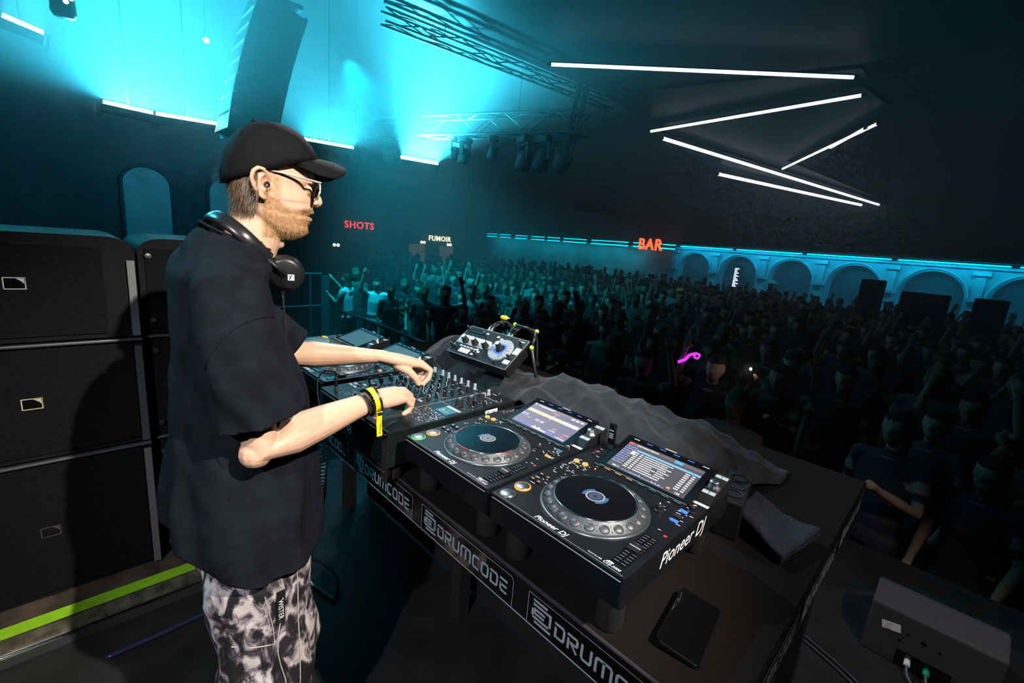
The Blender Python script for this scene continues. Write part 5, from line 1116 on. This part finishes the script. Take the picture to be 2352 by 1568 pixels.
MB().tube([on_shirt(y, z) for y, z in ((-.430, .235), (-.424, .262), (-.410, .290), (-.392, .312), (-.372, .326), (-.350, .333), (-.328, .335), (-.308, .331))], .0022, 6).build('sleeve_seam', SHIRT, ts, smooth=True)
# --- trousers: baggy, marbled
PM = bpy.data.materials.new('marbled_denim'); PM.use_nodes = True; nt = PM.node_tree; b_ = nt.nodes['Principled BSDF']; b_.inputs['Roughness'].default_value = .75
tc = nt.nodes.new('ShaderNodeTexCoord'); n1 = nt.nodes.new('ShaderNodeTexNoise'); n1.inputs['Scale'].default_value = 24; n1.inputs['Detail'].default_value = 8; n1.inputs['Roughness'].default_value = 0.6; n1.inputs['Distortion'].default_value = 0.7
mp = nt.nodes.new('ShaderNodeMapping'); mp.inputs['Scale'].default_value = (1, 1, .62); nt.links.new(tc.outputs['Object'], mp.inputs['Vector']); nt.links.new(mp.outputs[0], n1.inputs['Vector'])
rp = nt.nodes.new('ShaderNodeValToRGB'); E_ = rp.color_ramp.elements; E_[0].position = .44; E_[0].color = (.006, .005, .007, 1); E_[1].position = .60; E_[1].color = (.52, .48, .46, 1)
q = E_.new(.49); q.color = (.05, .04, .055, 1); q = E_.new(.535); q.color = (.24, .20, .23, 1)
nt.links.new(n1.outputs['Fac'], rp.inputs['Fac']); nt.links.new(rp.outputs['Color'], b_.inputs['Base Color'])
n3 = nt.nodes.new('ShaderNodeTexNoise'); n3.inputs['Scale'].default_value = 700; bp = nt.nodes.new('ShaderNodeBump'); bp.inputs['Strength'].default_value = .3; bp.inputs['Distance'].default_value = .001
nt.links.new(tc.outputs['Object'], n3.inputs['Vector']); nt.links.new(n3.outputs['Fac'], bp.inputs['Height']); nt.links.new(bp.outputs['Normal'], b_.inputs['Normal'])
P_ = MB()
P_.tube([w3(-.60, -.315, -.10), w3(-.60, -.316, -.20), w3(-.60, -.312, -.32)], [.172, .182, .186], 28, flat=[.75, .76, .74], up=(0, 1, 0))
for s_, x, y in HIPS:
    P_.tube([w3(x-s_*.015, y, -.24), w3(x, y, -.34), w3(x, y+.004, -.46), w3(x+s_*.004, y+.020, -.60), w3(x, y+.015, -.74), w3(x, y, -.88), w3(x, y-.005, -.99), w3(x, y, -1.055)], [.098, .107, .110, .112, .104, .104, .108, .110], 26, flat=[1.12, 1.16, 1.12, 1.10, 1.06, 1.02, 1.0, 1.0], up=(0, 1, 0))
pt_ = remesh(P_, 0.0065, 4, .6)
bm = bmesh.new(); bm.from_mesh(pt_); bm.normal_update()
for v_ in bm.verts:
    p = v_.co.copy(); z = p.z-O; w_ = noise.noise((p.x*6, p.y*6, z*4))
    v_.co += v_.normal*(.009*noise.noise((p.x*8+z*4, p.y*8, z*7))+.005*noise.noise((p.x*20, p.y*20, z*16))+.006*math.sin(z*38+p.y*20+w_*5)*math.exp(-((z+.62)/.10)**2)+.010*math.sin(z*40+w_*4)*math.exp(-((z+1.0)/.09)**2))
bm.to_mesh(pt_); bm.free(); pt_.materials.append(PM); tr = put('trousers', pt_, dj)
SEAM = mat('pale_seam', (.42, .40, .36), .7, var=.2, vscale=60)
XN = -.505
def on_leg(y, z, out=.002):                                        # point on the outer face of the near leg
    best = None
    for r_ in (0,): 
        hit, loc_, nr, ix = tr.ray_cast(Vector((.2, y, z+O)), Vector((-1, 0, 0)))
        if hit: best = loc_+Vector((out, 0, 0))
    return best or w3(-.39, y, z)
bpy.context.view_layer.update()
def leg_line(name, pts, r_, mt, parent=tr):
    ps = [on_leg(*p) for p in pts]; return MB().tube(ps, r_, 6).build(name, mt, parent)
leg_line('outseam', [(-.30+.01*math.sin(k), -.30-.045*k) for k in range(14)], .0014, SEAM)
leg_line('pocket_seam', [(-.40, -.475), (-.36, -.485), (-.33, -.492), (-.315, -.495), (-.317, -.45), (-.325, -.40), (-.335, -.345)], .0013, SEAM)
leg_line('front_seam', [(-.255, -.33-.04*k) for k in range(14)], .0014, SEAM)
lp = [on_leg(-.300, -.345-.012*k, .004) for k in range(9)]
m = MB(); m.add([p+Vector((0, d_, 0)) for p in lp for d_ in (-.010, .010)], [(2*k, 2*k+1, 2*k+3, 2*k+2) for k in range(8)])
tg = m.build('woven_tag', mat('tag_black', (.008, .008, .008), .6), tr); q = tg.modifiers.new('t', 'SOLIDIFY'); q.thickness = .002
c_ = lp[4]; put('lettering', text_mesh('TWISTER', .016, WHITEP, align='CENTER'), tg, (c_.x+.0055, c_.y-.006, c_.z), Euler((math.radians(90), math.radians(90), math.radians(90))))
SHOE = mat('shoe_leather', (.03, .03, .032), .5, var=.2); SOLE = mat('shoe_sole', (.4, .4, .4), .6)
for s_, x, y in HIPS:
    m = MB(); ns = 10
    sec = [(-.115, .018, .045), (-.10, .034, .075), (-.05, .040, .095), (.02, .044, .085), (.08, .047, .062), (.13, .043, .048), (.165, .026, .034), (.175, .008, .018)]
    vs = [w3(x+w_*math.cos(a), y+f_, -1.09+.018+(h_*max(0, math.sin(a)))) for f_, w_, h_ in sec for a in [math.pi*k/ns for k in range(ns+1)]]
    m.add(vs, [(i*(ns+1)+k, i*(ns+1)+k+1, (i+1)*(ns+1)+k+1, (i+1)*(ns+1)+k) for i in range(len(sec)-1) for k in range(ns)]); o = m.build('shoe', SHOE, dj, smooth=True); recalc(o.data)
    m = MB(); m.prism([(x+w_*1.06, y+f_) for f_, w_, h_ in sec]+[(x-w_*1.06, y+f_) for f_, w_, h_ in reversed(sec)], 0.001, .02); so_ = m.build('sole', SOLE, o); recalc(so_.data)
# --- headphones round the neck
hp = thing('headphones', 'black studio headphones hanging around the neck of the DJ', 'headphones', (0, 0, 0))
bpts = [w3(-.513, -.268, .437), w3(-.508, -.288, .456), w3(-.512, -.318, .488), w3(-.545, -.346, .516), w3(-.600, -.356, .524), w3(-.655, -.350, .514), w3(-.688, -.322, .488), w3(-.692, -.290, .456), w3(-.687, -.268, .437)]
bp_ = path(bpts, 6)
MB().tube(bp_, .0165, 12, flat=.42, up=(1, 0, .2)).build('headband', mat('leatherette', (.012, .012, .014), .28, spec=.6), hp, smooth=True)
for s_ in (1, -1):
    cx = -.60+s_*.074; c0 = w3(cx, -.228, .405)
    ax_ = Vector((s_*.80, -.28 if s_ > 0 else -.28, -.10)).normalized(); rot = ax_.to_track_quat('Z', 'Y').to_euler()
    e = MB().lathe([(.020, -.028), (.034, -.026), (.038, -.018), (.036, -.010), (.040, -.006), (.041, .006), (.038, .016), (.030, .020), (.0, .021)], 32, cap=False).build('ear_cup', BLACK, hp, c0, rot, smooth=True)
    MB().lathe([(.026, -.032), (.038, -.028), (.040, -.020), (.036, -.012)], 28, cap=False).build('ear_pad', MATS['leatherette'], e, smooth=True)
    MB().lathe([(.041, -.002), (.0425, .002), (.041, .006)], 32, cap=False).build('cup_ring', DMETAL, e)
    a0 = w3(-.60+s_*.083, -.272, .442)
    MB().tube([a0, a0.lerp(c0, .5)+ax_*.014, c0+ax_*.022], [.011, .010, .008], 10, flat=.6).build('yoke', BLACK, hp, smooth=True)
    MB().lathe([(.012, -.004), (.014, .0), (.012, .006)], 18).build('hinge', mat('satin_silver', (.3, .31, .33), .25, .9), hp, a0, rot, smooth=True)
    bd = MB().bx(-.007, -.007, 0, .007, .007, .0008).build('badge', WHITEP, e, (.012, -.006, .0212)); MB().stroke([(-.004, -.005), (-.001, -.002), (-.003, .002), (.003, .005)], .002, .0012).build('badge_mark', BLACK, bd)
c0 = w3(-.524, -.236, .366)
MB().cyl(c0+Vector((0, 0, .016)), c0-Vector((0, 0, .012)), .004, n=8).build('strain_relief', BLACK, hp)
MB().tube(path([c0-Vector((0, 0, .012)), w3(-.520, -.232, .26), w3(-.525, -.228, .16), w3(-.54, -.19, .05), w3(-.60, -.13, -.12), w3(-.66, -.11, -.30), w3(-.72, -.085, -.42), w3(-.775, -.060, -.435)]), .0022, 8).build('lead', CABLE, hp, smooth=True)
# coiled part and plug in the mixer
ctr = path([w3(-.775, -.060, -.435), w3(-.765, -.050, -.405), w3(-.748, -.050, -.33), w3(-.745, -.050, -.22), w3(-.752, -.052, -.10)], 60)
coil = []; 
for i, p in enumerate(ctr):
    a = i*0.95; coil.append(p+Vector((.0085*math.cos(a), .0085*math.sin(a), 0)))
MB().tube(coil, .0021, 5).build('coiled_lead', mat('coil_rubber', (.10, .10, .11), .35), hp, smooth=True)
MB().tube(path([coil[-1], w3(-.765, -.055, -.04), w3(-.785, -.052, .03), w3(-.790, -.030, .062), w3(-.785, .004, .056), w3(-.783, .008, .040)]), .0022, 8).build('plug_lead', CABLE, hp, smooth=True)
MB().lathe([(.0035, 0), (.0035, .006), (.0062, .008), (.0062, .034), (.003, .042)], 12).build('plug', BLACK, hp, w3(-.783, .008, .0005), smooth=True)
MB().lathe([(.0045, 0), (.0045, .006)], 12).build('plug_collar', mat('gold_plug', (.8, .55, .15), .25, 1), hp, w3(-.783, .008, .0005))
# --- wristbands on the right wrist
def band(c_, d_, r_, fl, up, tr_, wd, mt, name, label, cat):
    d_ = d_.normalized(); u_ = Vector(up); u_ = (u_-d_*u_.dot(d_)).normalized(); s_ = d_.cross(u_); m = MB(); K = 36; vs = []
    for k in range(K):
        a = 2*math.pi*k/K; rad = s_*math.cos(a)*r_+u_*math.sin(a)*r_*fl; nrm = rad.normalized()
        for dd, nn in ((-wd, 0), (wd, 0), (wd, tr_), (-wd, tr_)): vs.append(c_+rad+nrm*nn+d_*dd)
    m.add(vs, [(k*4+j, k*4+(j+1) % 4, ((k+1) % K)*4+(j+1) % 4, ((k+1) % K)*4+j) for k in range(K) for j in range(4)])
    o = m.build(name, mt, smooth=False); recalc(o.data); return tag(o, label, cat)
AD = (RW-RE).normalized(); YEL = mat('yellow_band', (.85, .68, .02), .5, var=.08)
yb = thing('festival_wristband', 'yellow fabric wristband with black print hanging from the right wrist', 'wristband')
cY = RW-AD*.004
o = band(cY, AD+Vector((.25, 0, .12)), .0330, .92, (1, 0, .3), .0014, .0085, YEL, 'strap', None, None); o.parent = yb
put('lettering', text_mesh('Phantom in', .0085, GLOSS), yb, cY+Vector((.0362, .004, -.022)), Euler((math.radians(90), math.radians(-80), math.radians(82))))
tail = [cY+Vector((.030, .004, -.022)), cY+Vector((.031, .003, -.036)), cY+Vector((.034, .001, -.055)), cY+Vector((.033, .003, -.072)), cY+Vector((.036, .002, -.088))]
m = MB(); m.add([p+Vector((0, s_*.0075, 0)) for p in tail for s_ in (-1, 1)], [(2*k, 2*k+1, 2*k+3, 2*k+2) for k in range(4)]); tl = m.build('strap_end', YEL, yb); q = tl.modifiers.new('t', 'SOLIDIFY'); q.thickness = .0012
put('lettering', text_mesh('Phantom in', .0085, GLOSS), yb, tail[4]+Vector((.0016, .004, .006)), Euler((math.radians(90), math.radians(-90), math.radians(90))))
MB().box(tail[0]+Vector((.001, 0, -.006)), (.008, .013, .008)).build('clasp', BLACK, yb, bev=.002)
band(cY+AD*.010, AD+Vector((.2, 0, .1)), .0335, .90, (1, 0, .3), .0016, .004, BLACK, 'rubber_band', 'thin black band beside the yellow wristband', 'bracelet')
band(RW-AD*.036, AD+Vector((-.1, 0, .05)), .0318, .90, (1, 0, .3), .0022, .0045, mat('bracelet_metal', (.12, .12, .13), .25, .9), 'bracelet', 'dark metal bracelet nearest the elbow on the right wrist', 'bracelet')
bt = thing('beaded_bracelet', 'black beaded bracelet between the metal band and the yellow wristband', 'bracelet')
d_ = AD; u_ = (Vector((1, 0, .3))-d_*Vector((1, 0, .3)).dot(d_)).normalized(); s_ = d_.cross(u_)
for k in range(26):
    a = 2*math.pi*k/26; put('bead', shared('bead', lambda: MB().ball((0, 0, 0), .0046, 10, 7).mesh('bead', GLOSS, True)), bt, RW-AD*.021+s_*math.cos(a)*.0335+u_*math.sin(a)*.0305)
# ================================================================== CROWD ON THE DANCE FLOOR
def figure(pose, vox, seed):
    g = MB(); lab = []; rr = random.Random(seed)
    def part(l, fn): fn(); lab.extend([l]*(len(g.v)-len(lab)))
    sh_ = rr.uniform(-.04, .04); ht = rr.uniform(-.02, .02)
    for s_ in (-1, 1):
        part(2, lambda: g.tube([(s_*.09, 0, .86), (s_*.10, .01, .50), (s_*.105, -.02, .10)], [.095, .065, .048], 10))
        part(4, lambda: g.tube([(s_*.105, -.06, .05), (s_*.11, .06, .04), (s_*.115, .15, .035)], [.045, .05, .035], 8, flat=.8))
    part(2, lambda: g.tube([(0, 0, .80), (0, 0, .95)], [.15, .155], 14, flat=.7, up=(0, 1, 0)))
    part(1, lambda: g.tube([(0, 0, .90), (sh_*.5, 0, 1.05), (sh_, .01, 1.25), (sh_, 0, 1.40), (sh_, -.01, 1.46)], [.155, .150, .175, .165, .09], 16, flat=[.7, .68, .66, .6, .6], up=(0, 1, 0)))
    part(0, lambda: g.tube([(sh_, -.01, 1.42), (sh_, .005, 1.54)], [.055, .052], 10))
    hx, hy, hz_ = sh_+rr.uniform(-.02, .02), .025, 1.625+ht
    part(0, lambda: (g.ball((hx, hy, hz_), (.076, .095, .115), 14, 10), g.ball((hx, hy+.02, hz_-.06), (.055, .07, .06), 10, 8), g.ball((hx, hy+.100, hz_-.015), (.014, .02, .02), 8, 6), g.ball((hx-.077, hy, hz_-.01), (.012, .02, .03), 6, 6), g.ball((hx+.077, hy, hz_-.01), (.012, .02, .03), 6, 6)))
    long_ = pose in ('b', 'd', 'g')
    part(3, lambda: g.ball((hx, hy-.018, hz_+.035), (.086, .098, .095), 14, 10))
    if long_: part(3, lambda: g.tube([(hx, hy-.06, hz_+.02), (hx, hy-.08, hz_-.12), (hx, hy-.085, hz_-.24)], [.075, .07, .04], 10, flat=.6, up=(0, 1, 0)))
    def arm(s_, el, ha, fing):
        S_ = Vector((sh_+s_*.175, 0, 1.40)); el = Vector(el); ha = Vector(ha); el.x = sh_+s_*el.x; ha.x = sh_+s_*ha.x
        part(1, lambda: g.tube([(sh_+s_*.12, 0, 1.40), S_, S_.lerp(el, .55)], [.06, .062, .055], 10))
        part(0, lambda: g.tube([S_.lerp(el, .5), el, el.lerp(ha, .5), ha], [.042, .038, .035, .025], 10))
        d = (ha-el).normalized(); sd = d.cross(Vector((0, 1, 0))); sd = sd.normalized() if sd.length > .1 else Vector((1, 0, 0))
        part(0, lambda: g.tube([ha, ha+d*.085], [.03, .038], 10, flat=.5, up=(0, 1, 0)))
        if fing:
            for q in range(4): part(0, lambda: g.tube([ha+d*.075+sd*(.026-.0175*q), ha+d*(.135+.012*(q in (1, 2)))+sd*(.030-.02*q)], [.0105, .009], 6))
            part(0, lambda: g.tube([ha+d*.03+sd*.03, ha+d*.075+sd*.062], [.0115, .009], 6))
        else: part(0, lambda: g.ball(ha+d*.09, (.035, .03, .035), 8, 6))
    D_ = ((.24, -.02, 1.12), (.22, .12, .90)); U_ = ((.30, .08, 1.50), (.24, .14, 1.78)); F_ = ((.22, .10, 1.16), (.10, .34, 1.30)); PH = ((.24, .18, 1.32), (.12, .36, 1.58)); X_ = ((.34, .0, 1.26), (.46, .10, 1.48))
    A, C_ = {'a': (D_, D_), 'b': (D_, F_), 'c': (U_, D_), 'd': (PH, F_), 'e': (U_, U_), 'f': (X_, D_), 'g': (D_, U_), 'h': (F_, F_)}[pose]
    arm(1, *A, A in (U_, X_, PH)); arm(-1, *C_, C_ in (U_, X_))
    me = remesh(g, vox, 2, .5)
    kd = KDTree(len(g.v))
    for i, v_ in enumerate(g.v): kd.insert(v_, i)
    kd.balance()
    for p in me.polygons:
        c_ = p.center; l = lab[kd.find(c_)[1]]
        if c_.z > hz_-.10 and (c_-Vector((hx, hy, hz_))).length < .17: l = 3 if (c_.z-hz_ > .055 or (c_.z-hz_)-1.3*(c_.y-hy) > .045) else 0
        p.material_index = l
    return me
def crowd_cloth(name, ramp):
    m = bpy.data.materials.new(name); m.use_nodes = True; nt = m.node_tree; b = nt.nodes['Principled BSDF']; b.inputs['Roughness'].default_value = .9
    oi = nt.nodes.new('ShaderNodeObjectInfo'); r = nt.nodes.new('ShaderNodeValToRGB'); r.color_ramp.interpolation = 'CONSTANT'
    e = r.color_ramp.elements; e[0].color = (*ramp[0], 1); e[1].position = 1/len(ramp); e[1].color = (*ramp[1], 1)
    for i, c_ in enumerate(ramp[2:]): q = e.new((i+2)/len(ramp)); q.color = (*c_, 1)
    nt.links.new(oi.outputs['Random'], r.inputs['Fac']); nt.links.new(r.outputs['Color'], b.inputs['Base Color']); MATS[name] = m; return m
CS = crowd_cloth('crowd_shirts', [(.012, .012, .014), (.02, .02, .025), (.30, .30, .31), (.015, .015, .02), (.05, .05, .07), (.012, .014, .016), (.10, .08, .07), (.02, .02, .02)])
CT = crowd_cloth('crowd_trousers', [(.012, .012, .015), (.02, .025, .04), (.03, .03, .03)]); CH_ = crowd_cloth('crowd_hair', [(.012, .008, .006), (.03, .018, .010), (.008, .006, .005), (.10, .06, .03)])
CSK = crowd_cloth('crowd_skin', [(.42, .26, .18), (.5, .32, .24), (.24, .14, .09)]); PALES = mat('pale_cotton', (.65, .68, .68), .9, var=.1)
CM = [CSK, CS, CT, CH_, SHOE]; POSES = 'abcdefgh'
def fig_mesh(pose, vox, seed, mats=CM):
    me = figure(pose, vox, seed)
    for q in mats: me.materials.append(q)
    return me
FIG = {p: fig_mesh(p, .014, i) for i, p in enumerate(POSES)}
LOW = {p: fig_mesh(p, .042, i) for i, p in enumerate('abch')}
def person(me, x, y, label, group=None, scale=1.0, rz=None):
    o = put('person', me, None, (x, y, HALL), (0, 0, math.atan2(-(y-.0), -(x+.5))-math.pi/2 if rz is None else rz)); o.scale = (scale,)*3
    return tag(o, label, 'person', group)
rr = random.Random(5); spots = []; taken = [(-.46, 3.98), (-.86, 3.64), (-.54, 4.78), (-4.75, 18.6), (-7.57, 3.75), (-8.2, 3.5), (-5.06, 11.62), (.46, 3.25), (-1.35, 3.2), (-1.9, 3.5)]
Mi = cam_o.matrix_world.inverted()
yy = 3.1
while yy < 19.5:
    xx = -17+rr.uniform(0, .5)
    while xx < 6:
        x, y = xx+rr.uniform(-.16, .16), yy+rr.uniform(-.16, .16); xx += .62+.012*yy
        c_ = Mi @ Vector((x, y, .65)); 
        if c_.z > -1: continue
        u_, v_ = 1176+f_px*c_.x/-c_.z, 784-f_px*c_.y/-c_.z
        if not (-60 < u_ < 2420): continue
        if x < -7.2 and y < 6.0 and rr.random() < .8: continue
        if x < -10.5 and y < 8: continue
        if x < -4 and y < 3.4: continue
        if any((x-a)**2+(y-b)**2 < .22 for a, b in taken) or any((x-a)**2+(y-b)**2 < .75 for a, b in ((-1.15, 14.0), (-.1, 13.6), (.98, 14.2))): continue
        spots.append((-c_.z, x, y))
    yy += .60+.012*yy
spots.sort()
LB = 'dark figure in the packed crowd facing the stage'
for i, (d, x, y) in enumerate(spots[:288]):
    person(FIG[rr.choices(POSES, (6, 5, 2, 2, 1, 1, 2, 4))[0]], x, y, LB, 'crowd on the dance floor', rr.uniform(.93, 1.08))
m = MB(); bmv = []
for d, x, y in spots[288:]:
    me = LOW[rr.choice('aabbch')]; T = Matrix.Translation((x, y, HALL)) @ Matrix.Rotation(math.atan2(-y, -(x+.5))-math.pi/2+rr.uniform(-.4, .4), 4, 'Z') @ Matrix.Scale(rr.uniform(.93, 1.08), 4)
    o_ = len(m.v); m.v += [tuple(T @ v_.co) for v_ in me.vertices]; m.f += [tuple(k+o_ for k in p.vertices) for p in me.polygons]; m.m += [p.material_index for p in me.polygons]
print('crowd', len(spots))
if m.v: tag(m.build('crowd', CM, smooth=True), 'dense mass of distant dancers before the arcade and the bar', 'crowd', kind='stuff')
CMP = [CSK, PALES, CT, CH_, SHOE]
def pale(p, s): return fig_mesh(p, .014, s, CMP)
person(pale('c', 31), -7.57, 3.75, 'dancer in a pale T-shirt seen at the end of the crowd barrier')
person(pale('d', 32), -8.2, 3.5, 'dancer in a pale top by the railing, one arm held out', rz=2.2)
o = person(FIG['d'], -.46, 3.98, 'dancer filming with a phone whose lamp shines white', rz=math.pi)
o = person(FIG['c'], -.86, 3.64, 'dancer raising a glowing purple light toy', rz=math.pi)
person(FIG['h'], -.54, 4.78, 'dancer standing behind the one with the shining phone'); person(FIG['b'], .46, 3.25, 'dancer standing near the right end of the table')
person(FIG['g'], -1.35, 3.2, 'dancer with a raised hand just in front of the purple light'); person(FIG['a'], -1.9, 3.5, 'dancer beyond the effects unit at the front of the crowd'); yc = person(FIG['a'], -5.06, 11.62, 'dancer in a yellow cap in the middle of the crowd')
t = thing('cap', 'pale yellow cap on a dancer in mid crowd', 'cap', (-5.06, 11.62, .70), (0, 0, 2.8)); MB().lathe([(.102, -.02), (.100, .03), (.07, .085), (.0, .10)], 16, cap=False).build('crown', mat('cap_yellow', (.7, .75, .15), .8), t, smooth=True); MB().bx(-.07, .08, -.02, .07, .17, -.01).build('brim', MATS['cap_yellow'], t, bev=.004)
# phone with its lamp on, purple light toy
t = thing('smartphone', 'smartphone held up in the crowd with its white lamp lit', 'phone', (-.585, 3.29, .72), (math.radians(80), 0, 0)); t.location = (-.58, 3.54, .68)
MB().bx(-.037, -.075, -.004, .037, .075, .004).build('case', GLOSS, t, bev=.003); MB().lathe([(.009, 0), (.008, .002), (0, .0025)], 14, cap=False).build('lamp', glow('phone_lamp', (1.0, .92, .85), 220), t, (.015, .05, .004))
light('phone_lamp', 'POINT', (-.575, 3.50, .73), (0, 0, 0), 0.3, (1, .92, .85), shadow_soft_size=.01)
t = thing('light_toy', 'glowing purple light toy held up in the crowd', 'toy', (-1.10, 3.49, .71), (0, .6, 0)); PUR = glow('purple_glow', (.55, .03, .75), 1.6)
MB().tube(path([(-.03, 0, -.10), (.0, 0, -.03), (.0, 0, .03), (.035, 0, .09)], 6), [.014]*19, 8).build('handle', PUR, t, smooth=True); MB().tube(path([(.03, 0, .08), (.06, 0, .10), (.07, 0, .06), (.04, 0, .05), (.03, 0, .08)], 6), .010, 8).build('loop', PUR, t, smooth=True)
hx_, hy_ = -4.75, 18.6
person(FIG['a'], hx_, hy_, 'dancer under a glowing cyan cowboy hat before the arcade', scale=1.13)
t = thing('cowboy_hat', 'cowboy hat glowing cyan above the far heads', 'hat', (hx_, hy_, .955)); HATM = mat('hat_cyan_glow', (.15, .55, .6), .8, emit=(0, .5, .6), es=.25)  # cyan light put into the felt as colour and a weak glow
MB().lathe([(.24, .03), (.20, -.005), (.12, 0), (.105, .09), (.08, .125), (.0, .11)], 20, cap=False).build('crown', HATM, t, smooth=True); MB().lathe([(.112, .005), (.110, .03)], 20, cap=False).build('hat_band', MATTE, t)
# tall black cabinets among the far crowd
for i, (x, y, w_, h_) in enumerate(((-1.15, 14.0, .45, 2.48), (-.10, 13.6, .85, 2.28), (.98, 14.2, .55, 2.28))):
    t = thing('equipment_rack', 'dark equipment rack standing among the far crowd, %s' % ['nearest the arcade middle', 'between the other two', 'farthest to the right'][i], 'rack', (x, y, HALL))
    MB().bx(-w_/2, -.3, .08, w_/2, .3, h_).build('case', MATTE, t, bev=.02); MB().bx(-w_/2+.05, -.31, .3, w_/2-.05, -.3, h_-.1).build('front_panel', GLOSS, t)
    for sx in (-1, 1):
        for sy in (-1, 1): MB().cyl((sx*(w_/2-.08)-.02, sy*.24, .04), (sx*(w_/2-.08)+.02, sy*.24, .04), .04, n=10).build('caster', RUBBER, t)
# ------------------------------------------------------------------ crowd barrier and railing at the left
RAILM = mat('galvanised_rail', (.16, .18, .19), .4, .7, var=.2)
t = thing('crowd_barrier', 'metal crowd barrier slanting along the front of the dancers', 'barrier', (0, 0, 0))
a, b = Vector((-7.4, 3.10, .10)), Vector((-4.3, 3.02, .10))
MB().tube([a, b], .03, 8).build('top_rail', RAILM, t); MB().tube([a-Vector((0, 0, .95)), b-Vector((0, 0, .95))], .02, 8).build('bottom_rail', RAILM, t)
for k in range(9):
    p = a.lerp(b, k/8); MB().tube([p, p-Vector((0, 0, .95))], .014, 6).build('upright', RAILM, t)
    if k % 4 == 0: MB().bx(p.x-.03, p.y-.5, HALL, p.x+.03, p.y+.25, HALL+.04).build('foot', RAILM, t); MB().tube([p, (p.x, p.y-.45, HALL+.03)], .018, 6).build('brace', RAILM, t)
t = thing('railing', 'teal-lit metal railing beside the raised left area', 'railing', (-9.5, 0, 0))
for z, nm in ((.58, 'top_rail'), (-.13, 'middle_rail')): MB().tube([(0, 2.0, z), (0, 3.5, z+.02)], .028, 8).build(nm, RAILM, t)
for y in (2.1, 2.7, 3.25): MB().tube([(0, y, .58), (0, y, HALL)], .028, 8).build('post', RAILM, t)
t = thing('partition', 'narrow dark upright panel at the end of the railing', 'partition', (-9.5, 3.56, HALL)); MB().bx(-.04, -.08, 0, .04, .10, 1.56).build('panel', RAILM, t, bev=.01); MB().bx(-.12, -.12, 0, .12, .14, .05).build('base', RAILM, t)
